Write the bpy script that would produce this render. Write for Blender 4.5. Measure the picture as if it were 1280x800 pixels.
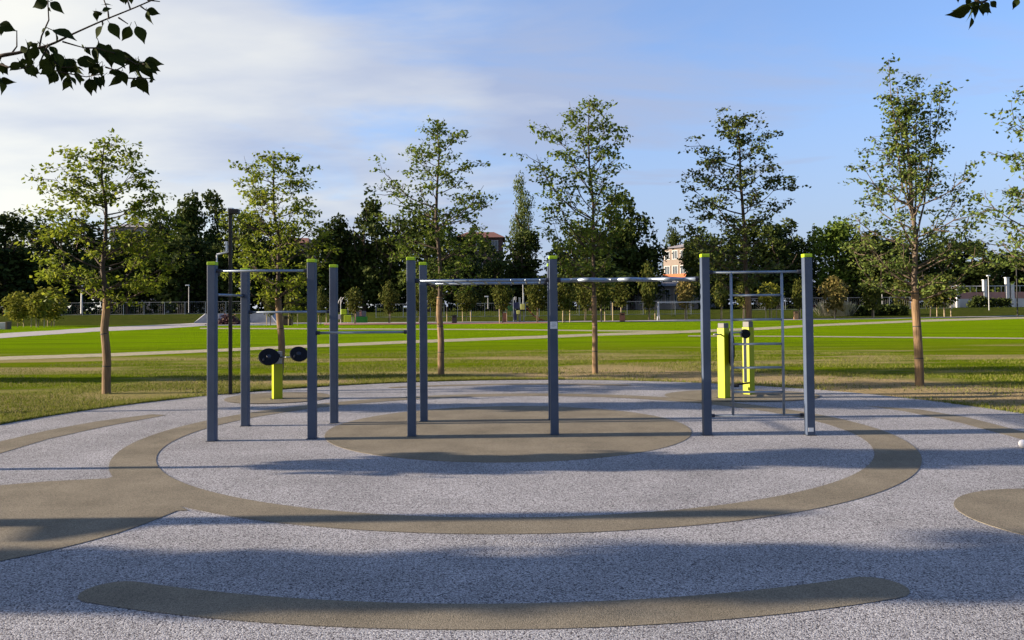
import bpy, bmesh, math, random
from mathutils import Vector, Matrix
R = math.radians
scene = bpy.context.scene
col = scene.collection
for o in list(bpy.data.objects): bpy.data.objects.remove(o)

# ------------------------------------------------------------------ camera
F = 1020.0; PY = 356.0; HC = 1.7
cam_d = bpy.data.cameras.new('camera'); cam = bpy.data.objects.new('camera', cam_d); col.objects.link(cam)
cam_d.sensor_width = 36; cam_d.lens = F / 1280 * 36; cam_d.shift_y = (PY - 400) / 1280.0
cam_d.clip_start = .05; cam_d.clip_end = 3000
CM = Matrix.Rotation(R(90 + 1.5), 3, 'X') @ Matrix.Rotation(R(-0.5), 3, 'Z')
cam.matrix_world = Matrix.Translation((0, 0, HC)) @ CM.to_4x4()
scene.camera = cam
scene.render.resolution_x = 1024; scene.render.resolution_y = 640

# ------------------------------------------------------------------ light
SUN_EL = 14.0; SHADOW_AZ = 1.0          # shadows run towards +X, very slightly away from the camera
world = bpy.data.worlds.new("World"); scene.world = world; world.use_nodes = True
sun_d = bpy.data.lights.new('sun', 'SUN'); sun = bpy.data.objects.new('sun', sun_d); col.objects.link(sun)
sun_d.energy = 4.4; sun_d.angle = R(0.5); sun_d.color = (1.0, 0.83, 0.64)
dv = Vector((math.cos(R(SUN_EL)) * math.cos(R(SHADOW_AZ)), math.cos(R(SUN_EL)) * math.sin(R(SHADOW_AZ)), -math.sin(R(SUN_EL))))
sun.rotation_euler = dv.to_track_quat('-Z', 'Y').to_euler()
scene.view_settings.view_transform = 'Standard'; scene.view_settings.look = 'None'
scene.view_settings.exposure = 1.9; scene.view_settings.gamma = 1

def world_nodes():
    nt = world.node_tree; N = nt.nodes; L = nt.links; N.clear()
    out = N.new('ShaderNodeOutputWorld')
    sky = N.new('ShaderNodeTexSky'); sky.sky_type = 'NISHITA'; sky.sun_disc = False
    sky.sun_elevation = R(SUN_EL); sky.sun_rotation = R(270 - SHADOW_AZ)
    sky.altitude = 0; sky.air_density = 1.0; sky.dust_density = 0.8; sky.ozone_density = 4.5
    bg = N.new('ShaderNodeBackground'); bg.inputs[1].default_value = 0.084
    tint = N.new('ShaderNodeMix'); tint.data_type = 'RGBA'; tint.blend_type = 'MULTIPLY'; tint.inputs[0].default_value = 1; tint.inputs[7].default_value = (.98, .93, 1.0, 1)
    L.new(sky.outputs[0], tint.inputs[6]); L.new(tint.outputs[2], bg.inputs[0])
    tc = N.new('ShaderNodeTexCoord'); sep = N.new('ShaderNodeSeparateXYZ'); L.new(tc.outputs['Generated'], sep.inputs[0])
    def m(op, a, b=None, clamp=False):
        n = N.new('ShaderNodeMath'); n.operation = op; n.use_clamp = clamp
        for i, v in enumerate((a, b)):
            if v is None: continue
            if isinstance(v, (int, float)): n.inputs[i].default_value = v
            else: L.new(v, n.inputs[i])
        return n.outputs[0]
    zz = m('ADD', m('MAXIMUM', sep.outputs[2], 0), 0.16)
    cx = m('DIVIDE', sep.outputs[0], zz); cy = m('DIVIDE', sep.outputs[1], zz)
    cmb = N.new('ShaderNodeCombineXYZ'); L.new(cx, cmb.inputs[0]); L.new(cy, cmb.inputs[1])
    mp = N.new('ShaderNodeMapping'); L.new(cmb.outputs[0], mp.inputs[0])
    mp.inputs['Rotation'].default_value = (0, 0, R(24)); mp.inputs['Scale'].default_value = (.8, 1.3, 1); mp.inputs['Location'].default_value = (3.1, 1.7, 0)
    n1 = N.new('ShaderNodeTexNoise'); n1.inputs['Scale'].default_value = 1.0; n1.inputs['Detail'].default_value = 7; n1.inputs['Roughness'].default_value = .56; n1.inputs['Distortion'].default_value = .6
    L.new(mp.outputs[0], n1.inputs[0])
    # more cloud to the west, thinning to the east
    az = m('DIVIDE', sep.outputs[0], m('ADD', m('ABSOLUTE', sep.outputs[1]), .6))
    bias = m('ADD', m('MULTIPLY', az, -0.50), .035)
    v = m('ADD', n1.outputs[0], bias)
    mr = N.new('ShaderNodeMapRange'); mr.interpolation_type = 'SMOOTHSTEP'
    L.new(v, mr.inputs[0]); mr.inputs[1].default_value = .34; mr.inputs[2].default_value = .62; mr.inputs[3].default_value = .22; mr.inputs[4].default_value = .9
    cb = N.new('ShaderNodeBackground'); cb.inputs[1].default_value = .235
    # cloud colour: warm white towards the sun, grey lilac elsewhere
    n2 = N.new('ShaderNodeTexNoise'); n2.inputs['Scale'].default_value = 1.6; n2.inputs['Detail'].default_value = 5
    L.new(mp.outputs[0], n2.inputs[0])
    t = m('ADD', m('MULTIPLY', az, -2.4), m('MULTIPLY', m('SUBTRACT', n2.outputs[0], .5), 1.6), True)
    mix = N.new('ShaderNodeMix'); mix.data_type = 'RGBA'
    L.new(t, mix.inputs[0]); mix.inputs[6].default_value = (.50, .58, .80, 1); mix.inputs[7].default_value = (1.18, 1.15, 1.02, 1)
    L.new(mix.outputs[2], cb.inputs[0])
    fade = N.new('ShaderNodeMapRange'); L.new(sep.outputs[2], fade.inputs[0]); fade.inputs[1].default_value = .38; fade.inputs[2].default_value = .75; fade.inputs[3].default_value = 1; fade.inputs[4].default_value = .12
    hz = N.new('ShaderNodeMapRange'); hz.interpolation_type = 'SMOOTHSTEP'; L.new(sep.outputs[2], hz.inputs[0]); hz.inputs[1].default_value = .0; hz.inputs[2].default_value = .42; hz.inputs[3].default_value = .82; hz.inputs[4].default_value = 0
    ms = N.new('ShaderNodeMixShader'); L.new(m('MAXIMUM', m('MULTIPLY', mr.outputs[0], fade.outputs[0]), hz.outputs[0]), ms.inputs[0]); L.new(bg.outputs[0], ms.inputs[1]); L.new(cb.outputs[0], ms.inputs[2])
    L.new(ms.outputs[0], out.inputs[0])
world_nodes()

# ------------------------------------------------------------------ measuring helpers
def ray(x, y): return CM @ Vector(((x - 640) / F, -(y - PY) / F, -1))
def P(x, y, z=0.0):
    """ground point under photo pixel x, y"""
    r = ray(x, y); t = (z - HC) / r.z
    return Vector((r.x * t, r.y * t, z))
def bank_z(y):
    if y < 90: return 0
    if y > 112: return .95
    t = (y - 90) / 22; return .95 * t * t * (3 - 2 * t)
def PG(x, y):
    """point of the terrain (with its bank) under photo pixel x, y"""
    z = 0.0
    for _ in range(30):
        r = ray(x, y)
        if r.z > -1e-4: return Q(x, y, 130)
        p = P(x, y, z); z = z * .5 + bank_z(p.y) * .5
    p = P(x, y, z)
    return p if p.y < 135 else Vector((p.x * 135 / p.y, 135, bank_z(135)))
def Q(x, y, Y):
    """point at depth Y seen at photo pixel x, y"""
    r = ray(x, y); t = Y / r.y
    return Vector((r.x * t, Y, HC + r.z * t))

# ------------------------------------------------------------------ materials
MATS = {}
def mat(name, rgb, rough=.7, metal=0, var=.0, vscale=8.0, rgb2=None, bump=0, bscale=40, detail=4, island=None, transl=0, spec=.3, coord='Object', stretch=None):
    if name in MATS: return MATS[name]
    M = bpy.data.materials.new(name); M.use_nodes = True; nt = M.node_tree; N = nt.nodes; L = nt.links
    b = N['Principled BSDF']; b.inputs['Roughness'].default_value = rough; b.inputs['Metallic'].default_value = metal
    b.inputs['Specular IOR Level'].default_value = spec
    c0 = (*rgb, 1); c1 = (*(rgb2 or tuple(v * (1 - var) for v in rgb)), 1)
    tc = N.new('ShaderNodeTexCoord'); src = tc.outputs[coord]
    if stretch:
        mp = N.new('ShaderNodeMapping'); mp.inputs['Scale'].default_value = stretch; L.new(src, mp.inputs[0]); src = mp.outputs[0]
    if island:
        g = N.new('ShaderNodeNewGeometry'); fac = g.outputs['Random Per Island']
        r = N.new('ShaderNodeValToRGB'); L.new(fac, r.inputs[0]); els = r.color_ramp.elements
        els[0].color = (*island[0], 1); els[1].color = (*island[-1], 1)
        for i, c in enumerate(island[1:-1]): e = els.new((i + 1) / (len(island) - 1)); e.color = (*c, 1)
        cout = r.outputs[0]
        L.new(cout, b.inputs['Base Color'])
    else:
        n = N.new('ShaderNodeTexNoise'); n.inputs['Scale'].default_value = vscale; n.inputs['Detail'].default_value = detail; L.new(src, n.inputs[0])
        mr = N.new('ShaderNodeMapRange'); L.new(n.outputs[0], mr.inputs[0]); mr.inputs[1].default_value = .35; mr.inputs[2].default_value = .65
        mx = N.new('ShaderNodeMix'); mx.data_type = 'RGBA'; L.new(mr.outputs[0], mx.inputs[0]); mx.inputs[6].default_value = c0; mx.inputs[7].default_value = c1
        cout = mx.outputs[2]; L.new(cout, b.inputs['Base Color'])
    if bump:
        n = N.new('ShaderNodeTexNoise'); n.inputs['Scale'].default_value = bscale; n.inputs['Detail'].default_value = 3; L.new(src, n.inputs[0])
        bp = N.new('ShaderNodeBump'); bp.inputs['Strength'].default_value = bump; bp.inputs['Distance'].default_value = .02
        L.new(n.outputs[0], bp.inputs['Height']); L.new(bp.outputs[0], b.inputs['Normal'])
    if transl:
        t = N.new('ShaderNodeBsdfTranslucent'); L.new(cout, t.inputs[0]); ms = N.new('ShaderNodeMixShader'); ms.inputs[0].default_value = transl
        L.new(b.outputs[0], ms.inputs[1]); L.new(t.outputs[0], ms.inputs[2]); L.new(ms.outputs[0], N['Material Output'].inputs[0])
    MATS[name] = M; return M

POSTM = mat('post_blue_grey', (.055, .076, .122), .5, 0, .18, 3, bump=.08, bscale=300, spec=.25)
CAPM = mat('lime_cap', (.33, .50, .012), .45, 0, .15, 20)
BARM = mat('bar_steel', (.22, .27, .34), .36, .55, .2, 12, bump=.05, bscale=200)
CLAMP = mat('clamp_dark', (.03, .035, .05), .5, .2, .2, 20)
PLATE = mat('white_plate', (.62, .64, .66), .5, 0, .15, 12)
YEL = mat('yellow_post', (.30, .335, .002), .4, 0, .1, 4)
BLK = mat('black_plastic', (.012, .013, .016), .8, 0, .3, 30, spec=.1)
STEEL = mat('bright_steel', (.32, .32, .30), .4, .6, .15, 30)
LAMPBLK = mat('lamp_black', (.012, .012, .014), .4, .1, .3, 10)
BARK = mat('bark_brown', (.075, .055, .04), .9, 0, .5, 14, bump=.6, bscale=40, stretch=(1, 1, .25))
BARKL = mat('bark_pale', (.13, .098, .07), .85, 0, .45, 16, bump=.5, bscale=40, stretch=(1, 1, .3))
WRAP = mat('trunk_wrap_reed', (.20, .130, .070), .9, 0, 0, 30, rgb2=(.12, .078, .043), bump=.7, bscale=50, stretch=(1, 1, .08))
TIE = mat('tie_dark', (.03, .03, .03), .7)
STAKE = mat('stake_wood', (.42, .33, .21), .85, 0, .35, 10, stretch=(1, 1, .2))
LEAFY = mat('leaf_yellow_green', (0, 0, 0), .55, island=[(.08, .12, .010), (.14, .18, .016), (.22, .25, .025), (.07, .11, .012)], spec=.08, transl=.45)
LEAFG = mat('leaf_mid_green', (0, 0, 0), .5, island=[(.055, .09, .012), (.09, .135, .017), (.145, .185, .026), (.045, .075, .010)], spec=.08, transl=.3)
LEAFD = mat('leaf_dark_green', (0, 0, 0), .5, island=[(.034, .055, .012), (.06, .085, .018), (.10, .12, .026), (.03, .048, .012)], spec=.08, transl=.25)
LEAFS = mat('leaf_silver_green', (0, 0, 0), .5, island=[(.055, .09, .018), (.088, .13, .026), (.14, .175, .038), (.045, .07, .016)], spec=.08, transl=.3)
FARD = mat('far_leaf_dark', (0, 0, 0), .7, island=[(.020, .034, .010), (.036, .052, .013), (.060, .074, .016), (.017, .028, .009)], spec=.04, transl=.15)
FARM = mat('far_leaf_mid', (0, 0, 0), .7, island=[(.028, .045, .010), (.045, .065, .014), (.07, .085, .02), (.025, .04, .01)], spec=.04, transl=.2)
FARL = mat('far_leaf_light', (0, 0, 0), .7, island=[(.05, .085, .014), (.08, .12, .018), (.10, .14, .025)], spec=.04, transl=.25)
FARP = mat('far_leaf_poplar', (0, 0, 0), .7, island=[(.05, .075, .02), (.085, .11, .03), (.12, .14, .04)], spec=.04, transl=.2)
YOUNGL = mat('young_leaf', (0, 0, 0), .6, island=[(.035, .05, .010), (.06, .075, .014), (.10, .10, .022), (.03, .04, .010)], spec=.04, transl=.3)
YOUNGY = mat('young_leaf_yellow', (0, 0, 0), .6, island=[(.12, .13, .015), (.20, .20, .03), (.08, .09, .015)], spec=.04, transl=.35)
YOUNGB = mat('young_leaf_brown', (0, 0, 0), .6, island=[(.12, .10, .03), (.18, .14, .05), (.08, .085, .02)], spec=.04, transl=.3)
BIGLEAF = mat('overhang_leaf', (.022, .034, .008), .85, 0, .45, 25, transl=.08, spec=.05)
TWIG = mat('twig_dark', (.035, .025, .02), .85, 0, .3, 40)

# ------------------------------------------------------------------ mesh helpers
class MB:
    def __init__(s): s.v = []; s.f = []
    def quad(s, a, b, c, d):
        n = len(s.v); s.v += [a, b, c, d]; s.f.append((n, n + 1, n + 2, n + 3))
    def poly(s, pts):
        n = len(s.v); s.v += [tuple(p) for p in pts]; s.f.append(tuple(range(n, n + len(pts))))
    def box(s, c, size, rotz=0, M=None):
        hx, hy, hz = size[0] / 2, size[1] / 2, size[2] / 2; n = len(s.v); M = M or Matrix.Rotation(rotz, 3, 'Z'); c = Vector(c)
        for dx, dy, dz in ((-1, -1, -1), (1, -1, -1), (1, 1, -1), (-1, 1, -1), (-1, -1, 1), (1, -1, 1), (1, 1, 1), (-1, 1, 1)):
            s.v.append(tuple(c + M @ Vector((dx * hx, dy * hy, dz * hz))))
        for q in ((0, 3, 2, 1), (4, 5, 6, 7), (0, 1, 5, 4), (1, 2, 6, 5), (2, 3, 7, 6), (3, 0, 4, 7)): s.f.append(tuple(n + i for i in q))
        return s
    def tube(s, pts, rad, seg=8, cap=True):
        pts = [Vector(p) for p in pts]
        if not hasattr(rad, '__len__'): rad = [rad] * len(pts)
        n0 = len(s.v); prev = None
        for i, p in enumerate(pts):
            t = (pts[min(i + 1, len(pts) - 1)] - pts[max(i - 1, 0)]).normalized()
            if prev is None:
                u = t.orthogonal().normalized()
            else:
                u = (prev - t * prev.dot(t))
                u = u.normalized() if u.length > 1e-6 else t.orthogonal().normalized()
            prev = u; w = t.cross(u)
            for k in range(seg):
                a = 2 * math.pi * k / seg
                s.v.append(tuple(p + (u * math.cos(a) + w * math.sin(a)) * rad[i]))
        for i in range(len(pts) - 1):
            for k in range(seg):
                a = n0 + i * seg + k; b = n0 + i * seg + (k + 1) % seg
                s.f.append((a, b, b + seg, a + seg))
        if cap:
            s.f.append(tuple(n0 + k for k in reversed(range(seg)))); e = n0 + (len(pts) - 1) * seg
            s.f.append(tuple(e + k for k in range(seg)))
        return s
    def mesh(s, name, m, smooth=False, bevel=0):
        me = bpy.data.meshes.new(name); me.from_pydata([tuple(v) for v in s.v], [], s.f)
        if m: me.materials.append(m)
        if bevel:
            bm = bmesh.new(); bm.from_mesh(me); bmesh.ops.bevel(bm, geom=bm.edges[:], offset=bevel, segments=2, profile=.5, affect='EDGES'); bm.to_mesh(me); bm.free()
        if smooth: me.shade_smooth()
        me.update(); return me
    def build(s, name, m, parent=None, smooth=False, bevel=0, kind=None):
        o = bpy.data.objects.new(name, s.mesh(name, m, smooth, bevel)); col.objects.link(o)
        if parent: o.parent = parent
        if kind: o['kind'] = kind
        return o
def thing(name, label, cat, loc=(0, 0, 0), rz=0, group=None):
    o = bpy.data.objects.new(name, None); col.objects.link(o); o.location = loc; o.rotation_euler.z = rz
    o.empty_display_size = .2; return tag(o, label, cat, group)
def tag(o, label, cat, group=None):
    o['label'] = label; o['category'] = cat
    if group: o['group'] = group
    return o
def copy_tree(o, parent=None, label=None):
    c = o.copy(); col.objects.link(c); c.parent = parent
    if label: c['label'] = label
    for ch in list(o.children): copy_tree(ch, c)
    return c
def structure(o): o['kind'] = 'structure'; return o

# ------------------------------------------------------------------ ground
def ground_material():
    M = bpy.data.materials.new('lawn'); M.use_nodes = True; nt = M.node_tree; N = nt.nodes; L = nt.links
    b = N['Principled BSDF']; b.inputs['Roughness'].default_value = 1; b.inputs['Specular IOR Level'].default_value = 0
    tc = N.new('ShaderNodeTexCoord'); src = tc.outputs['Object']; sep = N.new('ShaderNodeSeparateXYZ'); L.new(src, sep.inputs[0])
    def noise(scale, detail=5, st=(1, 1, 1), rough=.55):
        mp = N.new('ShaderNodeMapping'); mp.inputs['Scale'].default_value = st; L.new(src, mp.inputs[0])
        n = N.new('ShaderNodeTexNoise'); n.inputs['Scale'].default_value = scale; n.inputs['Detail'].default_value = detail; n.inputs['Roughness'].default_value = rough; L.new(mp.outputs[0], n.inputs[0]); return n.outputs[0]
    def rng(v, a, b_, c=0, d=1):
        m = N.new('ShaderNodeMapRange'); L.new(v, m.inputs[0]); m.inputs[1].default_value = a; m.inputs[2].default_value = b_; m.inputs[3].default_value = c; m.inputs[4].default_value = d; m.interpolation_type = 'SMOOTHSTEP'; return m.outputs[0]
    def mixc(f, a, b_):
        m = N.new('ShaderNodeMix'); m.data_type = 'RGBA'
        if isinstance(f, float): m.inputs[0].default_value = f
        else: L.new(f, m.inputs[0])
        for i, v in ((6, a), (7, b_)):
            if isinstance(v, tuple): m.inputs[i].default_value = (*v, 1)
            else: L.new(v, m.inputs[i])
        return m.outputs[2]
    def mth(op, a, b_=None, clamp=False):
        n = N.new('ShaderNodeMath'); n.operation = op; n.use_clamp = clamp
        for i, v in enumerate((a, b_)):
            if v is None: continue
            if isinstance(v, (int, float)): n.inputs[i].default_value = v
            else: L.new(v, n.inputs[i])
        return n.outputs[0]
    fine = noise(60, 4); med = noise(3, 5)
    lush = mixc(rng(fine, .35, .65), (.105, .185, .002), (.175, .285, .004))
    dull = mixc(rng(fine, .35, .65), (.085, .135, .004), (.160, .205, .010))
    dry = mixc(rng(noise(25, 5), .3, .7), (.26, .20, .10), (.46, .36, .21))
    wob = mth('ADD', sep.outputs[1], mth('MULTIPLY', mth('SUBTRACT', noise(.12, 3), .5), 14))
    c = mixc(rng(wob, 28, 40), dull, lush)
    # mowing streaks and worn patches
    streak = rng(noise(1, 5, (.06, .9, 1)), .50, .62)
    c = mixc(mth('MULTIPLY', streak, .6), c, (.06, .10, .008))
    c = mixc(mth('MULTIPLY', rng(noise(1.7, 6, (.22, 1, 1), .7), .50, .66), .55), c, (.17, .20, .02))
    patch = mth('MULTIPLY', rng(noise(.35, 6, (.3, 1, 1)), .46, .60), rng(wob, 33, 28), True)
    c = mixc(mth('MULTIPLY', patch, .75), c, dry)
    # bare soil round the pad
    dx = mth('SUBTRACT', sep.outputs[0], .05); dy = mth('SUBTRACT', sep.outputs[1], 10.95)
    rad = mth('SQRT', mth('ADD', mth('MULTIPLY', dx, dx), mth('MULTIPLY', dy, dy)))
    rad = mth('ADD', rad, mth('MULTIPLY', mth('SUBTRACT', noise(.8, 6), .5), 4.0))
    side = rng(sep.outputs[0], -2, 2, .55, 1.3)
    soil = mth('MULTIPLY', mth('MULTIPLY', rng(rad, 12.6, 9.8), side), rng(med, .25, .45), True)
    c = mixc(soil, c, dry)
    far = rng(sep.outputs[1], 84, 92)  # far bank darkened: tree shade put into the grass colour
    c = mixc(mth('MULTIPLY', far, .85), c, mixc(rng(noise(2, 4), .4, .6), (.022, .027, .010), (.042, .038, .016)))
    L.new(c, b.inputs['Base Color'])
    bp = N.new('ShaderNodeBump'); bp.inputs['Strength'].default_value = 1.0; bp.inputs['Distance'].default_value = .12
    L.new(mth('ADD', noise(38, 4), mth('MULTIPLY', noise(9, 3), .8)), bp.inputs['Height']); L.new(bp.outputs[0], b.inputs['Normal'])
    return M
g = MB(); ys = [-400, -50, 0, 20, 40, 60, 80, 90, 94, 98, 102, 106, 109, 112, 130, 160, 300, 900, 2500]; xs = [-2500, -600, -200, -100, -50, 0, 50, 100, 200, 600, 2500]
for y in ys:
    for x in xs: g.v.append((x, y, bank_z(y)))
for i in range(len(ys) - 1):
    for j in range(len(xs) - 1):
        a = i * len(xs) + j; g.f.append((a, a + 1, a + 1 + len(xs), a + len(xs)))
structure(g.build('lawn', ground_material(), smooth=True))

def granule_material(mname='rubber_granules', stops=None, scale=125, lo=.50, hi=.72, bscale=.9):
    M = bpy.data.materials.new(mname); M.use_nodes = True; nt = M.node_tree; N = nt.nodes; L = nt.links
    b = N['Principled BSDF']; b.inputs['Roughness'].default_value = .95; b.inputs['Specular IOR Level'].default_value = .05
    tc = N.new('ShaderNodeTexCoord')
    def vor(scale, feature='F1'):
        v = N.new('ShaderNodeTexVoronoi'); v.feature = feature; v.inputs['Scale'].default_value = scale; L.new(tc.outputs['Object'], v.inputs[0]); return v
    v = vor(scale); sp = N.new('ShaderNodeSeparateColor'); L.new(v.outputs['Color'], sp.inputs[0])
    r = N.new('ShaderNodeValToRGB'); r.color_ramp.interpolation = 'CONSTANT'; L.new(sp.outputs[0], r.inputs[0]); e = r.color_ramp.elements
    stops = stops or [(0, (.085, .083, .09)), (.12, (.21, .20, .212)), (.30, (.405, .40, .41)), (.55, (.49, .49, .50)), (.82, (.64, .635, .65)), (.93, (.30, .285, .305))]
    e[0].color = (*stops[0][1], 1); e[1].position = stops[1][0]; e[1].color = (*stops[1][1], 1)
    for p, c in stops[2:]: x = e.new(p); x.color = (*c, 1)
    # broad unevenness from footfall and dust
    n = N.new('ShaderNodeTexNoise'); n.inputs['Scale'].default_value = bscale; n.inputs['Detail'].default_value = 8; n.inputs['Roughness'].default_value = .62; L.new(tc.outputs['Object'], n.inputs[0])
    mr = N.new('ShaderNodeMapRange'); L.new(n.outputs[0], mr.inputs[0]); mr.inputs[1].default_value = .3; mr.inputs[2].default_value = .7; mr.inputs[3].default_value = lo; mr.inputs[4].default_value = hi
    mx = N.new('ShaderNodeMix'); mx.data_type = 'RGBA'; mx.blend_type = 'MULTIPLY'; mx.inputs[0].default_value = 1; L.new(r.outputs[0], mx.inputs[6]); L.new(mr.outputs[0], mx.inputs[7])
    L.new(mx.outputs[2], b.inputs['Base Color'])
    bp = N.new('ShaderNodeBump'); bp.inputs['Strength'].default_value = .55; bp.inputs['Distance'].default_value = .004; bp.invert = True
    L.new(v.outputs['Distance'], bp.inputs['Height']); L.new(bp.outputs[0], b.inputs['Normal'])
    return M
def smooth_rubber():
    t = [(0, .62), (.15, .85), (.35, 1.0), (.6, 1.1), (.85, 1.28), (.94, .75)]
    M = granule_material('rubber_tan', [(p, (.195 * k, .172 * k, .130 * k)) for p, k in t], 170, .72, 1.06, 1.6)
    return M
GRAN = granule_material(); TAN = smooth_rubber()
CX, CY = .05, 10.95
def disc(cx, cy, r, n=128, a0=0, a1=360):
    return [(cx + r * math.cos(R(a0 + (a1 - a0) * i / n)), cy + r * math.sin(R(a0 + (a1 - a0) * i / n))) for i in range(n)]
def slab(name, pts, z0, z1, m):
    b = MB(); n = len(pts); b.poly([(x, y, z1) for x, y in pts])
    k = len(b.v); b.v += [(x, y, z0) for x, y in pts] + [(x, y, z1 - .0001) for x, y in pts]
    for i in range(n): j = (i + 1) % n; b.f.append((k + i, k + j, k + n + j, k + n + i))
    o = b.build(name, m); return structure(o)
def band(name, cx, cy, r0, r1, z, m, a0=0, a1=360, n=160, roundends=True):
    b = MB()
    closed = abs(a1 - a0) >= 360; cnt = n if closed else n + 1
    for i in range(cnt):
        a = R(a0 + (a1 - a0) * i / n); b.v += [(cx + r0 * math.cos(a), cy + r0 * math.sin(a), z), (cx + r1 * math.cos(a), cy + r1 * math.sin(a), z)]
    for i in range(n):
        p = 2 * i; q = (2 * (i + 1)) % (2 * cnt); b.f.append((p, p + 1, q + 1, q))
    if not closed and roundends:
        rm = (r0 + r1) / 2; hw = (r1 - r0) / 2
        for a, sgn in ((R(a0), -1), (R(a1), 1)):
            c = Vector((cx + rm * math.cos(a), cy + rm * math.sin(a), z)); u = Vector((math.cos(a), math.sin(a), 0)); t = Vector((-math.sin(a), math.cos(a), 0)) * sgn
            b.poly([c + u * hw * math.cos(R(q)) + t * hw * math.sin(R(q)) for q in range(0, 181, 12)])
    return structure(b.build(name, m))
ZP = .016
slab('rubber_pad', disc(CX, CY, 7.78, 220), -.03, ZP, GRAN)
band('ring_marking', CX - .03, 10.92, 4.38, 4.85, ZP + .004, TAN)
def ell_from_px(xl, xr, yt, yb):
    k = HC * F
    hc = P((xl + xr) / 2, yb).y; ht = P((xl + xr) / 2, yt).y
    return (P(xl, (yt + yb) / 2).x + P(xr, (yt + yb) / 2).x) / 2, (hc + ht) / 2, (ht - hc) / 2
cx_, cy_, r_ = ell_from_px(410, 866, 509, 580)
slab('centre_disc_marking', disc(cx_, cy_, r_, 120), ZP, ZP + .004, TAN)
band('near_arc_marking', -.08, 10.825, 6.165, 6.535, ZP + .004, TAN, 270 - 21.4, 270 + 20.4)
def from_px(name, pts, z):
    w = [P(x, y, ZP) for x, y in pts]; return slab(name, [(p.x, p.y) for p in w], z - .0004, z, TAN)
pl = P(0, 606); pt = P(135, 598.5)
from_px('left_lobe_marking', [(-260, 640), (-120, 615), (0, 607), (60, 602), (133, 598.5), (150, 594), (192, 618), (236, 638.5), (221, 639), (190, 652), (150, 666), (100, 680), (50, 692), (0, 702), (-120, 722), (-300, 735)], ZP + .0046)
p1 = P(1184, 630); slab('right_disc_marking', disc(4.55, 6.40, .99, 90), ZP, ZP + .004, TAN)
from_px('left_arc_marking', [(-160, 603), (0, 567), (60, 549), (130, 533.5), (208, 519), (190, 518), (120, 527), (60, 538), (0, 552), (-160, 583)][::-1], ZP + .004)
from_px('right_arc_marking', [(1082, 507.5), (1150, 512), (1210, 522), (1280, 540), (1420, 578), (1420, 596), (1280, 550), (1200, 528.5), (1130, 514), (1095, 509)], ZP + .004)
for nm, a in (('post_disc_marking', (284, 410, 492, 506)), ('walker_disc_marking', (831, 1026, 488.5, 504))):
    x, y, r = ell_from_px(*a); r2 = (P(a[1], (a[2] + a[3]) / 2).x - P(a[0], (a[2] + a[3]) / 2).x) / 2
    e = MB(); e.poly([(x + r2 * math.cos(R(q)), y + min(r2, r) * math.sin(R(q)), ZP + .012) for q in range(0, 360, 5)]); structure(e.build(nm, TAN))
band('far_arc_marking', CX, 10.95, 6.55, 6.85, ZP + .004, TAN, 70, 112)

# paths across the lawn
DIRT = mat('path_gravel', (.34, .29, .18), .95, 0, 0, 5, rgb2=(.20, .18, .10), bump=.5, bscale=60)
PAVE = mat('path_concrete', (.33, .30, .28), .9, 0, .2, 3, bump=.3, bscale=60)
REDG = mat('play_ground_red', (.30, .13, .09), .9, 0, .25, 2)
def path(name, pts, m, z=.008, hw=None):
    """pts: (x, y_upper, y_lower) photo pixels"""
    b = MB(); rnd = random.Random(len(name)); up = []; lo = []
    # densify
    seq = []
    for (x0, a0, b0), (x1, a1, b1) in zip(pts, pts[1:]):
        n = max(2, int(abs(x1 - x0) / 12))
        for i in range(n): t = i / n; seq.append((x0 + (x1 - x0) * t, a0 + (a1 - a0) * t, b0 + (b1 - b0) * t))
    seq.append(pts[-1])
    for x, a, c in seq:
        j = rnd.uniform(-.12, .12) * min(1, (c - a) / 4); U = PG(x, a + j); V = PG(x, c + rnd.uniform(-.2, .2) * min(1, (c - a) / 4))
        b.v += [(U.x, U.y, z + bank_z(U.y)), (V.x, V.y, z + bank_z(V.y))]
    for i in range(len(seq) - 1): b.f.append((2 * i, 2 * i + 1, 2 * i + 3, 2 * i + 2))
    return structure(b.build(name, m))
path('long_footpath', [(-300, 454, 462), (0, 446, 450.5), (130, 442, 446), (260, 437, 440.5), (400, 430.5, 434), (520, 425.5, 429), (640, 421, 424.5), (760, 416.5, 419.5), (840, 414, 417), (960, 409, 412), (1020, 405.5, 408), (1160, 399.5, 402), (1280, 395.8, 398.4), (1500, 390, 393)], DIRT)
path('thin_footpath', [(250, 410, 411.2), (400, 410.5, 411.8), (640, 411.6, 412.8), (760, 413, 414.4), (850, 413.6, 415.5)], DIRT, .012)
path('left_footpath', [(-300, 432, 445), (0, 417, 423), (60, 413.5, 418.5), (130, 409, 414), (200, 406, 411), (262, 403, 407)], PAVE, .012)
path('thin_stone_strip', [(860, 419.6, 420.8), (1000, 420.2, 421.4), (1130, 421.4, 422.8), (1280, 422.5, 424), (1500, 425, 427)], DIRT, .016)
path('playground_surface', [(405, 403.5, 406.5), (520, 402.8, 405.4), (640, 402, 404.6), (692, 402, 404)], REDG, .012)
path('far_footpath', [(310, 403.8, 405.6), (430, 403.4, 404.4), (692, 401.5, 402.8), (780, 401, 402.2), (850, 399.5, 402), (960, 399, 400.4), (1120, 397.5, 398.6), (1280, 394.5, 395.4)], PAVE, .02)

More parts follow.
